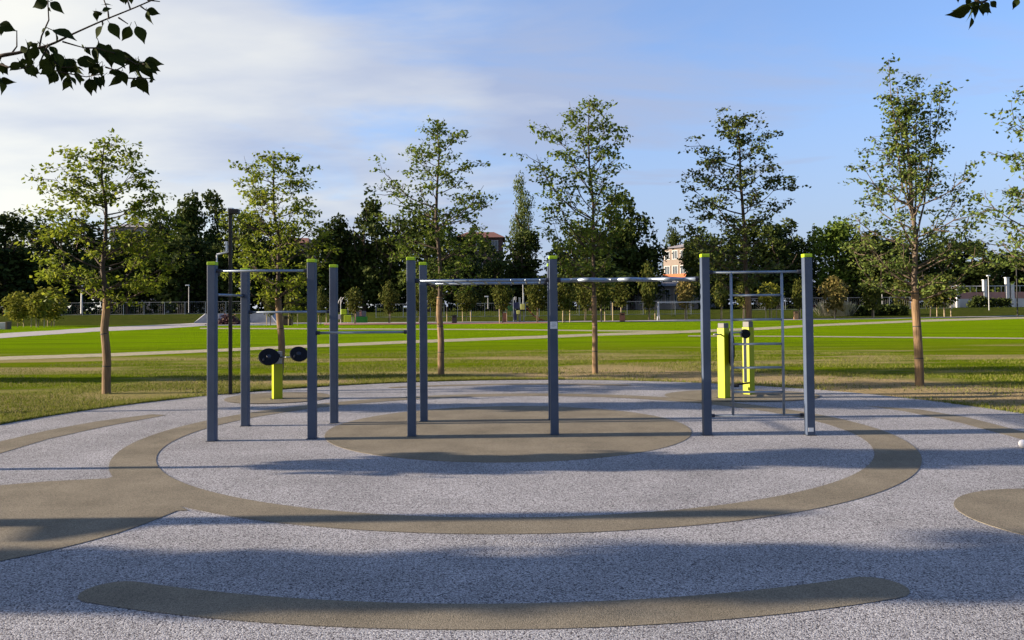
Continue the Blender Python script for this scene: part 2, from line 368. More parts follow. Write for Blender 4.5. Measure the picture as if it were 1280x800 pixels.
# ------------------------------------------------------------------ pull-up frame
def Zat(x, y, Y): return Q(x, y, Y).z
S = .106
PX = dict(A=(263.5, 552, 327), B=(305.3, 533, 335), C=(389.2, 549, 323.5), D=(416.7, 529.5, 330.5), E=(514.3, 546, 321), F=(529.5, 527, 327.5),
          G=(690.5, 525, 329), H=(693.6, 544, 319.5), I=(885.2, 544.5, 317), J=(1014.3, 544.5, 317))
W = {}
for k, (x, yb, yt) in PX.items():
    p = P(x, yb, ZP); W[k] = (p.x, p.y + S / 2, Q(x, yt, p.y).z)
rig = thing('pull_up_frame', 'large blue grey pull-up frame of square posts with lime caps on the rubber circle', 'exercise frame', (W['E'][0], W['E'][1], ZP))
RO = Vector(rig.location)
def rel(p): return Vector(p) - RO
def rpart(b, name, m, parent=rig, **k):
    b.v = [tuple(Vector(v) - RO) for v in b.v]; return b.build(name, m, parent, **k)
for k, (x, y, zt) in W.items():
    b = MB(); b.box((x, y, (ZP + zt - .046) / 2), (S, S, zt - .046 - ZP)); po = rpart(b, 'post', POSTM, bevel=.008)
    b = MB(); b.box((x, y, zt - .023), (S + .004, S + .004, .044)); rpart(b, 'post_cap', CAPM, po, bevel=.007)
    b = MB(); b.box((x, y, ZP + .003), (S + .02, S + .02, .008)); rpart(b, 'base_collar', CLAMP, po)
    if k == 'H':
        b = MB(); z0 = Q(693, 411, y - S / 2).z; z1 = Q(693, 402, y - S / 2).z; b.box((x, y - S / 2 - .002, (z0 + z1) / 2), (.092, .003, z1 - z0)); pl_ = rpart(b, 'label_plate', PLATE, po)
        b = MB()
        for i, (w_, c) in enumerate(((.06, 0), (.05, 0), (.066, 0), (.04, -.01))): b.box((x + c, y - S / 2 - .0042, z1 - .018 - i * .016), (w_, .0012, .005))
        rpart(b, 'label_print', mat('print_grey', (.2, .24, .3), .6), pl_)
    if k == 'J':
        b = MB(); b.box((x - .005, y - S / 2 - .002, ZP + .075), (.066, .003, .05)); rpart(b, 'label_plate', PLATE, po)
def bar(name, pa, pb, r=.0165, clampends=True, m=BARM):
    pa, pb = Vector(pa), Vector(pb); b = MB(); b.tube([pa, pb], r, 12); o = rpart(b, name, m, smooth=False)
    o.data.shade_smooth()
    if clampends:
        d = (pb - pa).normalized()
        for q, s_ in ((pa, 1), (pb, -1)):
            c = MB(); c.tube([q, q + d * s_ * .045], r + .009, 12); rpart(c, 'bar_clamp', CLAMP, o)
    return o
def edgeX(k, side): return W[k][0] + side * S / 2
def hbar(a, b_, y_px, name='pull_up_bar', **k):
    ya = W[a][1]; xa = edgeX(a, 1); xb = edgeX(b_, -1)
    z = Q((PX[a][0] + PX[b_][0]) / 2, y_px, (ya + W[b_][1]) / 2).z
    return bar(name, (xa, ya, z), (xb, W[b_][1], z), **k)
hbar('A', 'C', 338.5)
# cross bars front to back
zab = Q(286, 369, (W['A'][1] + W['B'][1]) / 2).z
bar('cross_bar', (W['A'][0] + .02, W['A'][1] + S / 2, zab), (W['B'][0] - .02, W['B'][1] - S / 2, zab))
hbar('B', 'D', 390, 'low_bar')
hbar('C', 'E', 415.5, 'low_bar')
# monkey bar ladder between E-F and H-G
zr = Q(603, 350.5, W['E'][1]).z
for a, b_ in (('E', 'H'), ('F', 'G')):
    bar('ladder_rail', (edgeX(a, 1), W[a][1], zr), (edgeX(b_, -1), W[b_][1], zr), r=.021)
for i in range(9):
    t = (i + .6) / 9.2; x0 = edgeX('E', 1) * (1 - t) + edgeX('H', -1) * t; x1 = edgeX('F', 1) * (1 - t) + edgeX('G', -1) * t
    b = MB(); b.tube([(x0, W['E'][1] - .012, zr - .001), (x1, W['F'][1] + .012, zr - .001)], .0155, 10); o = rpart(b, 'rung', BARM); o.data.shade_smooth()
# winding overhead bar between H and I
zz_ = Q(790, 349.5, W['H'][1]).z; pts = []
xa, xb = edgeX('H', 1), edgeX('I', -1); nn = 72; waves = 3.5
for i in range(nn + 1):
    t = i / nn; env = min(1, t * 9, (1 - t) * 9); pts.append((xa + (xb - xa) * t, W['H'][1] +   .12 * env * math.sin(2 * math.pi * waves * t), zz_))
b = MB(); b.tube(pts, .028, 12); o = rpart(b, 'snake_bar', BARM); o.data.shade_smooth()
for q, d in ((pts[0], .045), (pts[-1], -.045)):
    c = MB(); c.tube([q, (q[0] + d, q[1], q[2])], .034, 12); rpart(c, 'bar_clamp', CLAMP, o)
# ladder between I and J
yI = W['I'][1]
ztop = Q(946, 340, yI).z; zbot = Q(950, 519, yI).z
bar('ladder_top_bar', (edgeX('I', 1), yI, ztop), (edgeX('J', -1), yI, ztop)); bar('ladder_bottom_bar', (edgeX('I', 1), yI, zbot), (edgeX('J', -1), yI, zbot), r=.014)
xs_ = [Q(915, 430, yI).x, Q(978.5, 430, yI).x]
for x in xs_:
    b = MB(); b.tube([(x, yI, zbot), (x, yI, ztop)], .017, 10); o = rpart(b, 'ladder_stile', BARM); o.data.shade_smooth()
for yp in (369, 399.5, 430, 459.5, 490):
    z = Q(946, yp, yI).z; b = MB(); b.tube([(xs_[0] + .01, yI, z), (xs_[1] - .01, yI, z)], .0145, 10); o = rpart(b, 'ladder_rung', BARM); o.data.shade_smooth()

# ------------------------------------------------------------------ hand wheel trainer
p = P(345, 499.5, ZP)
hw = thing('arm_wheel_trainer', 'short yellow green post carrying two tilted black discs, left on the circle', 'exercise machine', (p.x, p.y + .08, ZP))
zt = Q(345, 455, p.y).z - ZP
RZ = R(28)
b = MB(); b.box((0, 0, zt / 2), (.165, .165, zt), RZ); b.build('post', YEL, hw, bevel=.006)
b = MB(); b.box((0, 0, .006), (.23, .23, .012), RZ); b.build('foot_plate', CLAMP, hw)
zh = Q(346, 441, p.y).z - ZP
b = MB(); b.box((.01, -.01, (zt + zh) / 2 + .012), (.15, .12, zh - zt + .02), RZ); hd = b.build('wheel_bracket', STEEL, hw, bevel=.006)
b = MB(); b.box((.05, -.085, (zt + zh) / 2 + .05), (.05, .02, .06), RZ); b.build('bracket_cover', BLK, hd)
for cxp, cyp, tilt, rad in ((336, 446, (.22, -.72, .60), .185), (373.5, 442.5, (.26, -.70, .62), .165)):
    Y0 = p.y - .12; c = Q(cxp, cyp, Y0) - hw.location; n_ = Vector(tilt).normalized()
    b = MB(); b.tube([c - n_ * .016, c - n_ * .010, c + n_ * .010, c + n_ * .016], [rad - .012, rad, rad, rad - .012], 40); d_ = b.build('wheel_disc', BLK, hw)
    b = MB(); b.tube([c + n_ * .014, c + n_ * .028], [.045, .035], 16); b.build('disc_hub', CLAMP, d_)
    hub = Vector((.02, -.03, (zt + zh) / 2 + .02))
    b = MB(); b.tube([c - n_ * .016, c - n_ * .09, (c + hub) / 2 + Vector((0, 0, -.03)), hub], .014, 8); o = b.build('wheel_arm', STEEL, hw); o.data.shade_smooth()
    b = MB(); u = n_.orthogonal().normalized(); b.tube([c + u * rad * .7 + n_ * .015, c + u * rad * .7 + n_ * .07], .014, 8); b.build('disc_knob', CLAMP, d_)

# ------------------------------------------------------------------ walker with pedals (two yellow posts)
pk = P(907, 498.5, ZP); pm = P(938, 494, ZP)
wk = thing('stepping_trainer', 'pair of tall bright yellow posts with black pedals, behind the ladder', 'exercise machine', (pk.x, pk.y + .09, ZP))
WO = Vector(wk.location)
def wpart(b, name, m, parent=wk, **k):
    b.v = [tuple(Vector(v) - WO) for v in b.v]; return b.build(name, m, parent, **k)
for i, (pp, xpx, ytop, yyel) in enumerate(((pk, 907, 404, 410), (pm, 938, 402, 409))):
    ztp = Q(xpx, yyel, pp.y).z; zc = Q(xpx, ytop, pp.y).z; c = Vector((pp.x, pp.y + .09, 0))
    b = MB(); b.box((c.x, c.y, (ZP + ztp) / 2), (.155, .155, ztp - ZP), R(38)); po = wpart(b, 'post', YEL, bevel=.006)
    b = MB(); b.box((c.x, c.y, (ztp + zc) / 2), (.135, .135, zc - ztp), R(38)); wpart(b, 'post_head', mat('grey_head', (.10, .10, .10), .5), po, bevel=.006)
    b = MB(); b.box((c.x, c.y, ZP + .006), (.22, .22, .012), R(38)); wpart(b, 'foot_plate', CLAMP, po)
zh = Q(900, 418, pk.y).z
b = MB(); b.tube([(P(889, 498).x, pk.y - .05, zh), (pk.x, pk.y + .09, zh)], .015, 8); wpart(b, 'handle_bar', STEEL).data.shade_smooth()
zh2 = Q(925, 416.5, pk.y).z
b = MB(); b.tube([(pk.x + .05, pk.y + .08, zh2), (pm.x, pm.y + .05, zh2)], .017, 8); wpart(b, 'axle_bar', STEEL).data.shade_smooth()
# backrest-like oval pads seen edge on and swinging arms
b = MB(); c = Q(914, 436, pk.y - .02); n_ = Vector((1, .12, 0)).normalized()
for s0 in (0,):
    ring = []
    u = Vector((-.12, 1, 0)).normalized()
    hh = .31; ww = .13
    pts0 = [c + u * ww * math.cos(R(a)) + Vector((0, 0, hh * math.sin(R(a)))) - n_ * .014 for a in range(0, 360, 15)]
    pts1 = [q + n_ * .028 for q in pts0]; k = len(b.v); b.v += [tuple(q) for q in pts0 + pts1]; n = len(pts0)
    b.f.append(tuple(k + i for i in range(n))); b.f.append(tuple(k + n + i for i in reversed(range(n))))
    for i in range(n): j = (i + 1) % n; b.f.append((k + i, k + n + i, k + n + j, k + j))
wpart(b, 'oval_pad', BLK)
zj = Q(931, 417, pm.y).z
b = MB(); b.tube([(pm.x - .10, pm.y - .03, zj), (pm.x - .10, pm.y - .12, zj)], .085, 20); wpart(b, 'pivot_hub', BLK)
zl = Q(930, 477, pm.y).z
b = MB(); b.box((pm.x - .115, pm.y - .10, (zj + zl) / 2), (.055, .02, zj - zl)); arm = wpart(b, 'swing_arm', STEEL, bevel=.003)
b = MB(); q0 = Q(918, 481, pm.y - .1); q1 = Q(937, 478.5, pm.y - .1); b.tube([q0, q1], .017, 8); ax = wpart(b, 'pedal_axle', BLK)
b = MB(); b.box(tuple(q0 + Vector((-.01, -.02, -.01))), (.12, .26, .035)); wpart(b, 'pedal', BLK, ax, bevel=.01)
b = MB(); q2 = Q(916, 489, pk.y + .05); q3 = Q(935, 489.5, pm.y - .05); b.tube([q2, q3], .016, 8); wpart(b, 'pedal_axle', STEEL)

# small white ball at the right edge
p = P(1279, 560, ZP); bm = bmesh.new(); bmesh.ops.create_icosphere(bm, subdivisions=3, radius=.048); me = bpy.data.meshes.new('ball'); bm.to_mesh(me); bm.free(); me.shade_smooth(); me.materials.append(mat('white_ball', (.75, .72, .72), .5))
o = bpy.data.objects.new('ball', me); o.location = (p.x, p.y, ZP + .048); col.objects.link(o); tag(o, 'small white ball lying on the rubber at the right edge of the picture', 'ball')

# ------------------------------------------------------------------ lamp column with side box
def lamp_column(x, y, h, label, rz=0, w=.062):
    t = thing('lamp_column', label, 'lamp post', (x, y, 0), rz)
    b = MB(); b.box((0, 0, h / 2), (w, w, h)); b.build('column', LAMPBLK, t, bevel=.006)
    b = MB(); b.box((0, 0, .01), (.24, .24, .02)); b.build('base_plate', LAMPBLK, t)
    b = MB(); b.box((.07, 0, h - .01), (.20, .14, .10)); l = b.build('lamp_head', LAMPBLK, t, bevel=.008)
    b = MB(); b.box((.01, 0, h + .052), (.09, .13, .02)); b.build('head_cover', PLATE, l)
    b = MB(); b.tube([(0, 0, h - .82), (-.03, 0, h - .80), (-.27, 0, h - .86)], .018, 8); a = b.build('side_arm', PLATE, t)
    b = MB(); b.box((-.07, 0, h - .70), (.04, .06, .20)); b.build('arm_bracket', PLATE, a)
    b = MB(); b.tube([(-.27, 0, h - .86), (-.27, 0, h - 1.20)], .016, 8); b.build('hanging_rod', PLATE, a)
    b = MB(); b.box((-.27, 0, h - 1.24), (.10, .10, .10)); b.build('sensor', LAMPBLK, a, bevel=.01)
    return t
p = P(288, 493.5); hl = Q(288, 264, p.y).z
lamp_column(p.x, p.y, hl, 'slim black lamp column with a side arm, standing behind the left posts of the pull-up frame')
EL = math.tan(R(SUN_EL))
ps = P(970, 644); L_ = hl / EL
sh = lamp_column(ps.x - L_, ps.y - L_ * math.tan(R(SHADOW_AZ)), hl, 'black lamp column out of view on the left whose long shadow crosses the rubber', w=.24)  # unseen column, made wider than the visible one to thicken its shadow
b = MB(); b.poly([(-.03, -.07, hl - 1.18), (-.03, -.54, hl - 1.36), (-.03, -.54, hl - 1.41), (-.03, -.07, hl - 1.44)]); n = len(b.v); b.v += [(.03, v[1], v[2]) for v in b.v[:4]]  # unseen panel added to the column, shaped to cast the blob in its shadow
b.f.append((7, 6, 5, 4))
for i in range(4): b.f.append((i, (i + 1) % 4, 4 + (i + 1) % 4, 4 + i))
b.build('shadow_blob_panel', LAMPBLK, sh)

# ------------------------------------------------------------------ leaf primitives
def leaf_quad(b, c, size, rnd, flat=.55):
    """a folded two-triangle-pair leaf"""
    a = rnd.uniform(0, 2 * math.pi); el = rnd.gauss(-.35, .5)
    d = Vector((math.cos(a) * math.cos(el), math.sin(a) * math.cos(el), math.sin(el)))
    s_ = d.cross(Vector((0, 0, 1)))
    s_ = s_.normalized() if s_.length > 1e-3 else Vector((1, 0, 0))
    s_ = (Matrix.Rotation(rnd.gauss(0, .7), 3, d) @ s_)
    l = size * rnd.uniform(.7, 1.25); w = l * flat * .5
    n = d.cross(s_) * (l * .10)
    n0 = len(b.v)
    b.v += [tuple(c), tuple(c + d * l * .5 + s_ * w + n), tuple(c + d * l), tuple(c + d * l * .5 - s_ * w + n)]
    b.f += [(n0, n0 + 1, n0 + 2), (n0, n0 + 2, n0 + 3)]
def interp(tab, v):
    if v <= tab[0][0]: return tab[0][1:]
    for a, c in zip(tab, tab[1:]):
        if v <= c[0]:
            t = (v - a[0]) / (c[0] - a[0]); return tuple(a[i] + (c[i] - a[i]) * t for i in range(1, len(a)))
    return tab[-1][1:]

def park_tree(x, y, seed, prof, H, z0, label, leafm, barkm=BARK, trunk_r=.065, lean=(0, 0), n_prim=34, leaf=.10, dens=1.0, leaders=(), wrap=1.95, up=.55, group='young park trees round the exercise circle', name='park_tree'):
    """prof: (z, left, right) half widths of the crown in metres; x along the picture"""
    rnd = random.Random(seed)
    t = thing(name, label, 'tree', (x, y, 0), 0, group)
    wob = [(rnd.gauss(0, .03), rnd.gauss(0, .03)) for _ in range(9)]
    def tp(z):
        k = z / H; i = min(7, int(k * 8)); f = k * 8 - i
        return Vector((lean[0] * k * k * 1.0 + (wob[i][0] * (1 - f) + wob[i + 1][0] * f) * min(1, k * 4), lean[1] * k + (wob[i][1] * (1 - f) + wob[i + 1][1] * f) * min(1, k * 4), z))
    def tr(z): return trunk_r * (1 - z / H) ** .8 + .008
    b = MB(); b.tube([tp(H * i / 16) for i in range(17)], [tr(H * i / 16) * (1.15 if i == 0 else 1) for i in range(17)], 9); b.build('trunk', barkm, t, smooth=True)
    if wrap:
        b = MB(); n = 9; b.tube([tp(wrap * i / n) + Vector((0, 0, .0)) for i in range(n + 1)], [trunk_r + .020 - .012 * i / n for i in range(n + 1)], 14, cap=True); w_ = b.build('trunk_wrap', WRAP, t, smooth=False)
        for zz in (.55, 1.2, wrap - .06):
            b = MB(); b.tube([tp(zz), tp(zz + .02)], trunk_r + .023 - .012 * zz / wrap, 14); b.build('tie', TIE, w_)
    br = MB(); lv = MB()
    def limb(p0, p1, r0, sag=.0, seg=5):
        mid = (p0 + p1) / 2; c = Vector((mid.x * .5 + p1.x * .5, mid.y * .5 + p1.y * .5, mid.z - abs(p1.z - p0.z) * .18 + sag))
        pts = []
        for i in range(seg + 1):
            u = i / seg; q = p0 * (1 - u) ** 2 + c * 2 * u * (1 - u) + p1 * u * u
            if 0 < i < seg: q = q + Vector((rnd.gauss(0, .012), rnd.gauss(0, .012), rnd.gauss(0, .012)))
            pts.append(q)
        br.tube(pts, [r0 * (1 - i / (seg + .7)) + .0022 for i in range(seg + 1)], 5, cap=False)
        return pts
    def foliate(pts, t0, count):
        # twigs and leaf sprays along a limb
        for _ in range(count):
            u = rnd.uniform(t0, 1.0) ** .8; i = min(len(pts) - 2, int(u * (len(pts) - 1))); f = u * (len(pts) - 1) - i
            q = pts[i].lerp(pts[i + 1], max(0, min(1, f)))
            d = Vector((rnd.gauss(0, 1), rnd.gauss(0, 1), rnd.gauss(.15, .45))).normalized() * rnd.uniform(.10, .30)
            e = q + d
            br.tube([q, q + d * .55 + Vector((0, 0, .015)), e], [.0035, .0028, .0016], 3, cap=False)
            for _k in range(int(rnd.uniform(11, 26) * dens)):
                v = rnd.uniform(.25, 1.1); leaf_quad(lv, q + d * v + Vector((rnd.gauss(0, .095), rnd.gauss(0, .095), rnd.gauss(-.01, .038))), leaf, rnd, .62)
    zt = prof[-1][0]
    for i in range(n_prim):
        ph = i * 2.39996 + rnd.gauss(0, .25); ze = z0 + (zt - z0) * ((i + .5) / n_prim) ** .85
        l, r = interp(prof, ze); cs = math.cos(ph); half = r if cs > 0 else l
        side = (l + r) / 2 * .62; rad = math.sqrt((half * cs) ** 2 + (side * math.sin(ph)) ** 2) * rnd.uniform(.74, 1.02)
        drop = rad * up * rnd.uniform(.7, 1.35) * (1.0 if ze > z0 + .5 else .35)
        zs = max(z0 - .15, ze - drop); zs = min(zs, H * .97)
        p0 = tp(zs); p1 = Vector((tp(min(ze, H)).x + rad * cs, tp(min(ze, H)).y + rad * .7 * math.sin(ph), ze))
        r0 = min(.017, tr(zs) * .42) * (.6 + .4 * rad)
        pts = limb(p0, p1, r0); L = (p1 - p0).length
        foliate(pts, .55, int(1 + 1.0 * L))
        for _ in range(int(2 + 2.8 * L)):
            u = rnd.uniform(.25, .95); k = min(len(pts) - 2, int(u * 5)); q = pts[k].lerp(pts[k + 1], u * 5 - k if u * 5 - k < 1 else .9)
            dr = (p1 - p0).normalized(); ax = Vector((rnd.gauss(0, 1), rnd.gauss(0, 1), rnd.gauss(0, .7))); d = (dr + ax * .62).normalized() * rnd.uniform(.25, .55) * (.5 + .5 * min(1, L))
            if d.z < -.1: d.z *= .3
            s2 = limb(q, q + d, r0 * .45, seg=3); foliate(s2, .45, int(1.2 + 1.6 * d.length))
    for (lx, ly, lz, zs) in leaders:
        p0 = tp(zs); p1 = Vector((lx, ly, lz)); pts = limb(p0, p1, .022, seg=6); foliate(pts, .3, int(9 * (p1 - p0).length))
    foliate([tp(H * (.6 + .4 * k / 5)) for k in range(6)], .1, 12)
    br.build('branches', barkm, t); lv.build('foliage', leafm, t, kind='stuff')
    return t
def tree_from_px(xb, yb, xt, yt, rows, seed, label, leafm, **k):
    p = P(xb, yb); s_ = p.y / F; H = Q(xt, yt, p.y).z
    def zz(y): return Q(xb, y, p.y).z
    xat = lambda y: xb + (xt - xb) * ((yb - y) / (yb - yt)) ** 2
    prof = sorted([(zz(y), max(.1, (xat(y) - l) * s_), max(.1, (r - xat(y)) * s_)) for y, l, r in rows])
    z0 = prof[0][0]
    return park_tree(p.x, p.y, seed, prof, H, z0, label, leafm, lean=((xt - xb) * s_, 0), **k)
tree_from_px(133, 492, 124, 182, [(178, 112, 140), (186, 92, 155), (200, 60, 175), (225, 62, 185), (250, 75, 205), (275, 50, 215), (300, 48, 220), (325, 25, 228), (345, 55, 228), (362, 80, 205), (374, 110, 165)], 11,
             'yellow green young tree with a wrapped trunk, leftmost behind the rubber circle', LEAFY, dens=1.15, n_prim=46, up=.5)
tree_from_px(349.5, 474, 343, 190, [(190, 335, 352), (200, 322, 362), (225, 288, 398), (250, 285, 402), (280, 288, 400), (310, 285, 412), (340, 295, 405), (362, 305, 395), (380, 325, 372)], 22,
             'young tree with yellowish leaves directly behind the short disc trainer', LEAFY, dens=1.1, n_prim=44, up=.7)
tree_from_px(551.5, 468, 548, 154, [(155, 540, 560), (170, 530, 580), (190, 512, 594), (205, 500, 600), (230, 466, 612), (245, 470, 626), (265, 478, 622), (290, 488, 612), (320, 496, 600), (345, 505, 592), (368, 525, 575)], 33,
             'cone shaped young tree with orange brown trunk, just right of the central post pair', LEAFG, dens=1.0, n_prim=46, up=.62, trunk_r=.066)
tree_from_px(744, 467, 738, 124, [(124, 722, 748), (140, 690, 776), (165, 664, 784), (195, 668, 784), (225, 670, 782), (250, 672, 790), (280, 684, 772), (305, 690, 765), (330, 700, 775), (355, 712, 770)], 44,
             'tall broad topped young tree with thin trunk, right of the frame post with a label', LEAFG, dens=1.0, n_prim=46, up=1.05, trunk_r=.052)
tree_from_px(936, 466, 927, 141, [(141, 905, 938), (152, 898, 946), (175, 878, 965), (200, 868, 975), (230, 864, 988), (246, 862, 993), (265, 866, 972), (290, 848, 965), (320, 870, 968), (345, 885, 968), (372, 905, 962)], 55,
             'dark leaved conical young tree rising behind the ladder section of the frame', LEAFD, dens=1.2, n_prim=48, up=.6, trunk_r=.066)
tree_from_px(1149.5, 482, 1138, 120, [(128, 1128, 1150), (150, 1118, 1155), (175, 1110, 1162), (195, 1080, 1175), (215, 1085, 1215), (235, 1085, 1240), (260, 1050, 1240), (285, 1062, 1232), (310, 1072, 1222), (335, 1068, 1222), (352, 1085, 1205), (368, 1115, 1180)], 66,
             'tall pale barked tree with feathery crown and upright leaders, right of the ladder', LEAFS, barkm=BARKL, dens=1.0, n_prim=48, leaf=.085, up=.75, trunk_r=.068, name='park_tree',
             leaders=((-.50, 0, 6.75, 3.2), (-.28, .1, 6.2, 3.6), (.12, .1, 6.45, 3.2), (.55, -.05, 6.25, 3.4), (.42, .1, 5.9, 3.0)))
tree_from_px(1322, 500, 1318, 118, [(120, 1295, 1335), (140, 1268, 1370), (165, 1254, 1380), (195, 1262, 1380), (225, 1238, 1390), (250, 1240, 1400), (280, 1246, 1400), (305, 1256, 1395), (340, 1275, 1380), (370, 1295, 1350)], 77,
             'sparse feathery tree cut off by the right edge of the picture', LEAFS, barkm=BARKL, dens=1.0, n_prim=44, leaf=.085, up=.6)
# trees of the same planting standing out of view to the left; their shadows cross the circle
for k, (sx, sy, w_, hc, lab) in enumerate((
        (-9.1, 8.66, .22, 1.8, 'slender out of view tree whose narrow shade band crosses the centre disc'),
        (-11.4, 13.5, .42, 1.9, 'slender out of view tree whose shade band falls across the far posts'),
        (-15.5, 4.88, .42, 2.0, 'wide out of view tree whose shade covers the near edge of the rubber'),
        (-22.0, 19.7, .8, 1.8, 'broad out of view tree in line with the park row'))):
    prof = [(hc, w_ * .5, w_ * .5), (hc + .35, w_, w_), (hc + 1.6, w_, w_), (hc + 2.8, w_ * .8, w_ * .8), (hc + 3.5, .15, .15)]
    park_tree(sx, sy, 300 + k, prof, hc + 3.5, hc, lab, LEAFG, n_prim=90, dens=2.6, leaf=.17, up=.6, wrap=1.5, trunk_r=.045)

# ------------------------------------------------------------------ overhanging tree (its twigs enter the top corners)
def big_leaf_mesh(name, seed):
    rnd = random.Random(seed); b = MB(); L = 1.0; n = 6; rows = []
    curl = rnd.uniform(.1, .5); tw = rnd.uniform(-.3, .3)
    prof = [0.04, .24, .34, .33, .22, .08, .0]
    for i in range(n + 1):
        u = i / n; z = -curl * u * u; w = prof[i] * .95; c = Vector((u * L, tw * .1 * u, z)); a = tw * u
        rows.append((c + Vector((0, w * math.cos(a), w * (.25 + math.sin(a)))), c, c + Vector((0, -w * math.cos(a), w * (.25 - math.sin(a))))))
    for r in rows: b.v += [tuple(q) for q in r]
    for i in range(n):
        k = i * 3; b.f += [(k, k + 1, k + 4, k + 3), (k + 1, k + 2, k + 5, k + 4)]
    b.tube([(-.28, 0, .06), (-.12, 0, .03), (.02, 0, 0)], .018, 4)
    return b.mesh(name, BIGLEAF, smooth=True)
LM = [big_leaf_mesh('leaf', s) for s in range(5)]
ot = thing('overhanging_tree', 'big dark leaved tree standing over the camera, its twigs hanging into the top corners', 'tree', (-4.6, -1.6, 0))
OO = Vector(ot.location)
def opart(b, name, m, parent=ot, **k):
    b.v = [tuple(Vector(v) - OO) for v in b.v]; return b.build(name, m, parent, **k)
b = MB(); b.tube([(-4.6, -1.6, -.05), (-4.58, -1.62, 1), (-4.5, -1.55, 2.2), (-4.45, -1.5, 3.4), (-4.3, -1.4, 5.0), (-4.2, -1.3, 7)], [.19, .15, .14, .12, .08, .03], 12); opart(b, 'trunk', BARK, smooth=True)
rnd = random.Random(5)
YB = 3.6
def add_leaf(parent, pos, size, ang, tilt, yaw):
    o = bpy.data.objects.new('leaf', rnd.choice(LM)); col.objects.link(o); o.parent = parent
    # local +X is the leaf axis: point it in the picture plane by ang (0 = right, -90 = down), yawed a little in depth
    o.location = Vector(pos) - OO
    M = Matrix.Rotation(yaw, 3, 'Z') @ Matrix.Rotation(-ang, 3, 'Y') @ Matrix.Rotation(tilt, 3, 'X')
    o.rotation_euler = M.to_euler(); o.scale = (size,) * 3
def bez(pts, n=14):
    out = []
    P_ = [Vector(p) for p in pts]; P_ = [P_[0] * 2 - P_[1]] + P_ + [P_[-1] * 2 - P_[-2]]
    for i in range(1, len(P_) - 2):
        for k in range(5):
            t = k / 5; a, b_, c, d = P_[i - 1], P_[i], P_[i + 1], P_[i + 2]
            out.append(.5 * ((2 * b_) + (c - a) * t + (2 * a - 5 * b_ + 4 * c - d) * t * t + (3 * b_ - a - 3 * c + d) * t ** 3))
    out.append(P_[-2]); return out
def qp(x, y, dy=0): return Q(x, y, YB + dy)
main = [Vector((-4.45, -1.5, 3.3)), Vector((-4.0, .2, 3.5)), Vector((-3.2, 2.2, 3.3)), qp(-60, 84), qp(0, 70), qp(25, 65.5), qp(62, 56), qp(92, 42), qp(128, 26), qp(165, 11), qp(195, -2), qp(240, -22, .1)]
b = MB(); pts = bez(main); b.tube(pts, [.026 * (1 - i / len(pts)) ** 3.2 + .0030 for i in range(len(pts))], 7); limb1 = opart(b, 'branch', TWIG, smooth=True)
for tw in ([(15, 66), (21, 58), (21, 38)], [(49, 60), (52, 45), (61, 25), (60, 8), (60, -10)], [(60, 56), (57, 62), (70, 80), (78, 84), (100, 84)], [(78, 52), (95, 57), (106, 60)], [(106, 60), (120, 60), (142, 66), (160, 74), (170, 80), (186, 80)],
           [(132, 84), (145, 88), (160, 80)], [(136, 24), (135, 14), (130, 0), (128, -8)], [(148, 22), (160, 30)], [(163, 12), (160, 2), (158, -6)], [(128, 26), (128, 32)], [(176, 8), (184, 14)], [(184, 0), (200, 2)], [(150, 97), (166, 98), (186, 98)], [(60, 56), (50, 78), (68, 88), (86, 92), (108, 96), (130, 92)], [(0, 80), (12, 84), (26, 86), (40, 82)]):
    q = [qp(x, y, rnd.uniform(-.03, .03)) for x, y in tw]; b = MB(); b.tube(q, [.0042 - .0022 * i / (len(q) - 1) for i in range(len(q))], 5); opart(b, 'twig', TWIG, limb1)
# leaves: (x, y of stem end, direction degrees, length px)
LV = [(60, 2, 200, 22), (63, 3, -35, 18), (60, 9, -60, 7), (0, 30, -25, 22), (0, 33, -80, 12), (57, 36, 200, 9), (66, 38, -15, 30), (68, 40, -60, 14), (60, 38, -100, 9), (128, 16, 190, 12), (128, 14, 25, 12), (120, 14, -90, 12), (128, 33, -130, 18), (137, 29, -55, 22), (162, 33, -110, 20), (171, 33, -62, 24), (184, 12, -20, 16), (184, 14, -85, 16),
      (158, -4, -100, 10), (150, -4, -60, 9), (163, -4, -80, 9), (34, 60, 190, 14), (33, 52, -60, 12), (36, 60, -80, 18), (46, 58, -110, 18), (50, 57, -55, 22), (42, 56, 160, 9), (60, 57, 175, 10), (62, 58, -45, 16), (24, 78, -135, 16), (24, 76, -60, 14), (36, 72, -80, 14), (30, 84, -25, 20), (46, 84, -120, 14), (68, 66, -95, 22), (70, 66, -55, 20), (60, 74, -130, 18),
      (64, 82, -100, 20), (66, 84, -145, 18), (76, 76, -80, 26), (80, 74, -40, 24), (92, 78, -60, 20), (98, 78, 5, 24), (94, 90, -60, 18), (85, 96, -100, 18), (88, 96, -50, 12), (0, 80, -70, 14), (2, 84, -45, 14), (12, 84, 170, 12), (10, 84, 10, 12), (0, 98, -60, 20), (-4, 100, -95, 16),
      (106, 60, 140, 8), (108, 60, -60, 10), (122, 58, -110, 24), (124, 54, -60, 26), (130, 58, -20, 14), (138, 62, -95, 22), (140, 62, -50, 30), (150, 66, -42, 28), (124, 80, -145, 22), (118, 80, 170, 12), (128, 82, -110, 16), (112, 98, -90, 22), (118, 96, -40, 18), (130, 94, -130, 18), (124, 96, -60, 14), (106, 100, 170, 8), (140, 92, 10, 14), (150, 92, -110, 20), (154, 90, -80, 16),
      (172, 80, -85, 28), (176, 78, -50, 24), (180, 78, 0, 22), (182, 80, -40, 18), (172, 96, -60, 24), (176, 98, -85, 18), (186, 98, 0, 8), (168, 98, -100, 8), (130, 6, 10, 10), (80, 84, -60, 22), (72, 92, -130, 16)]
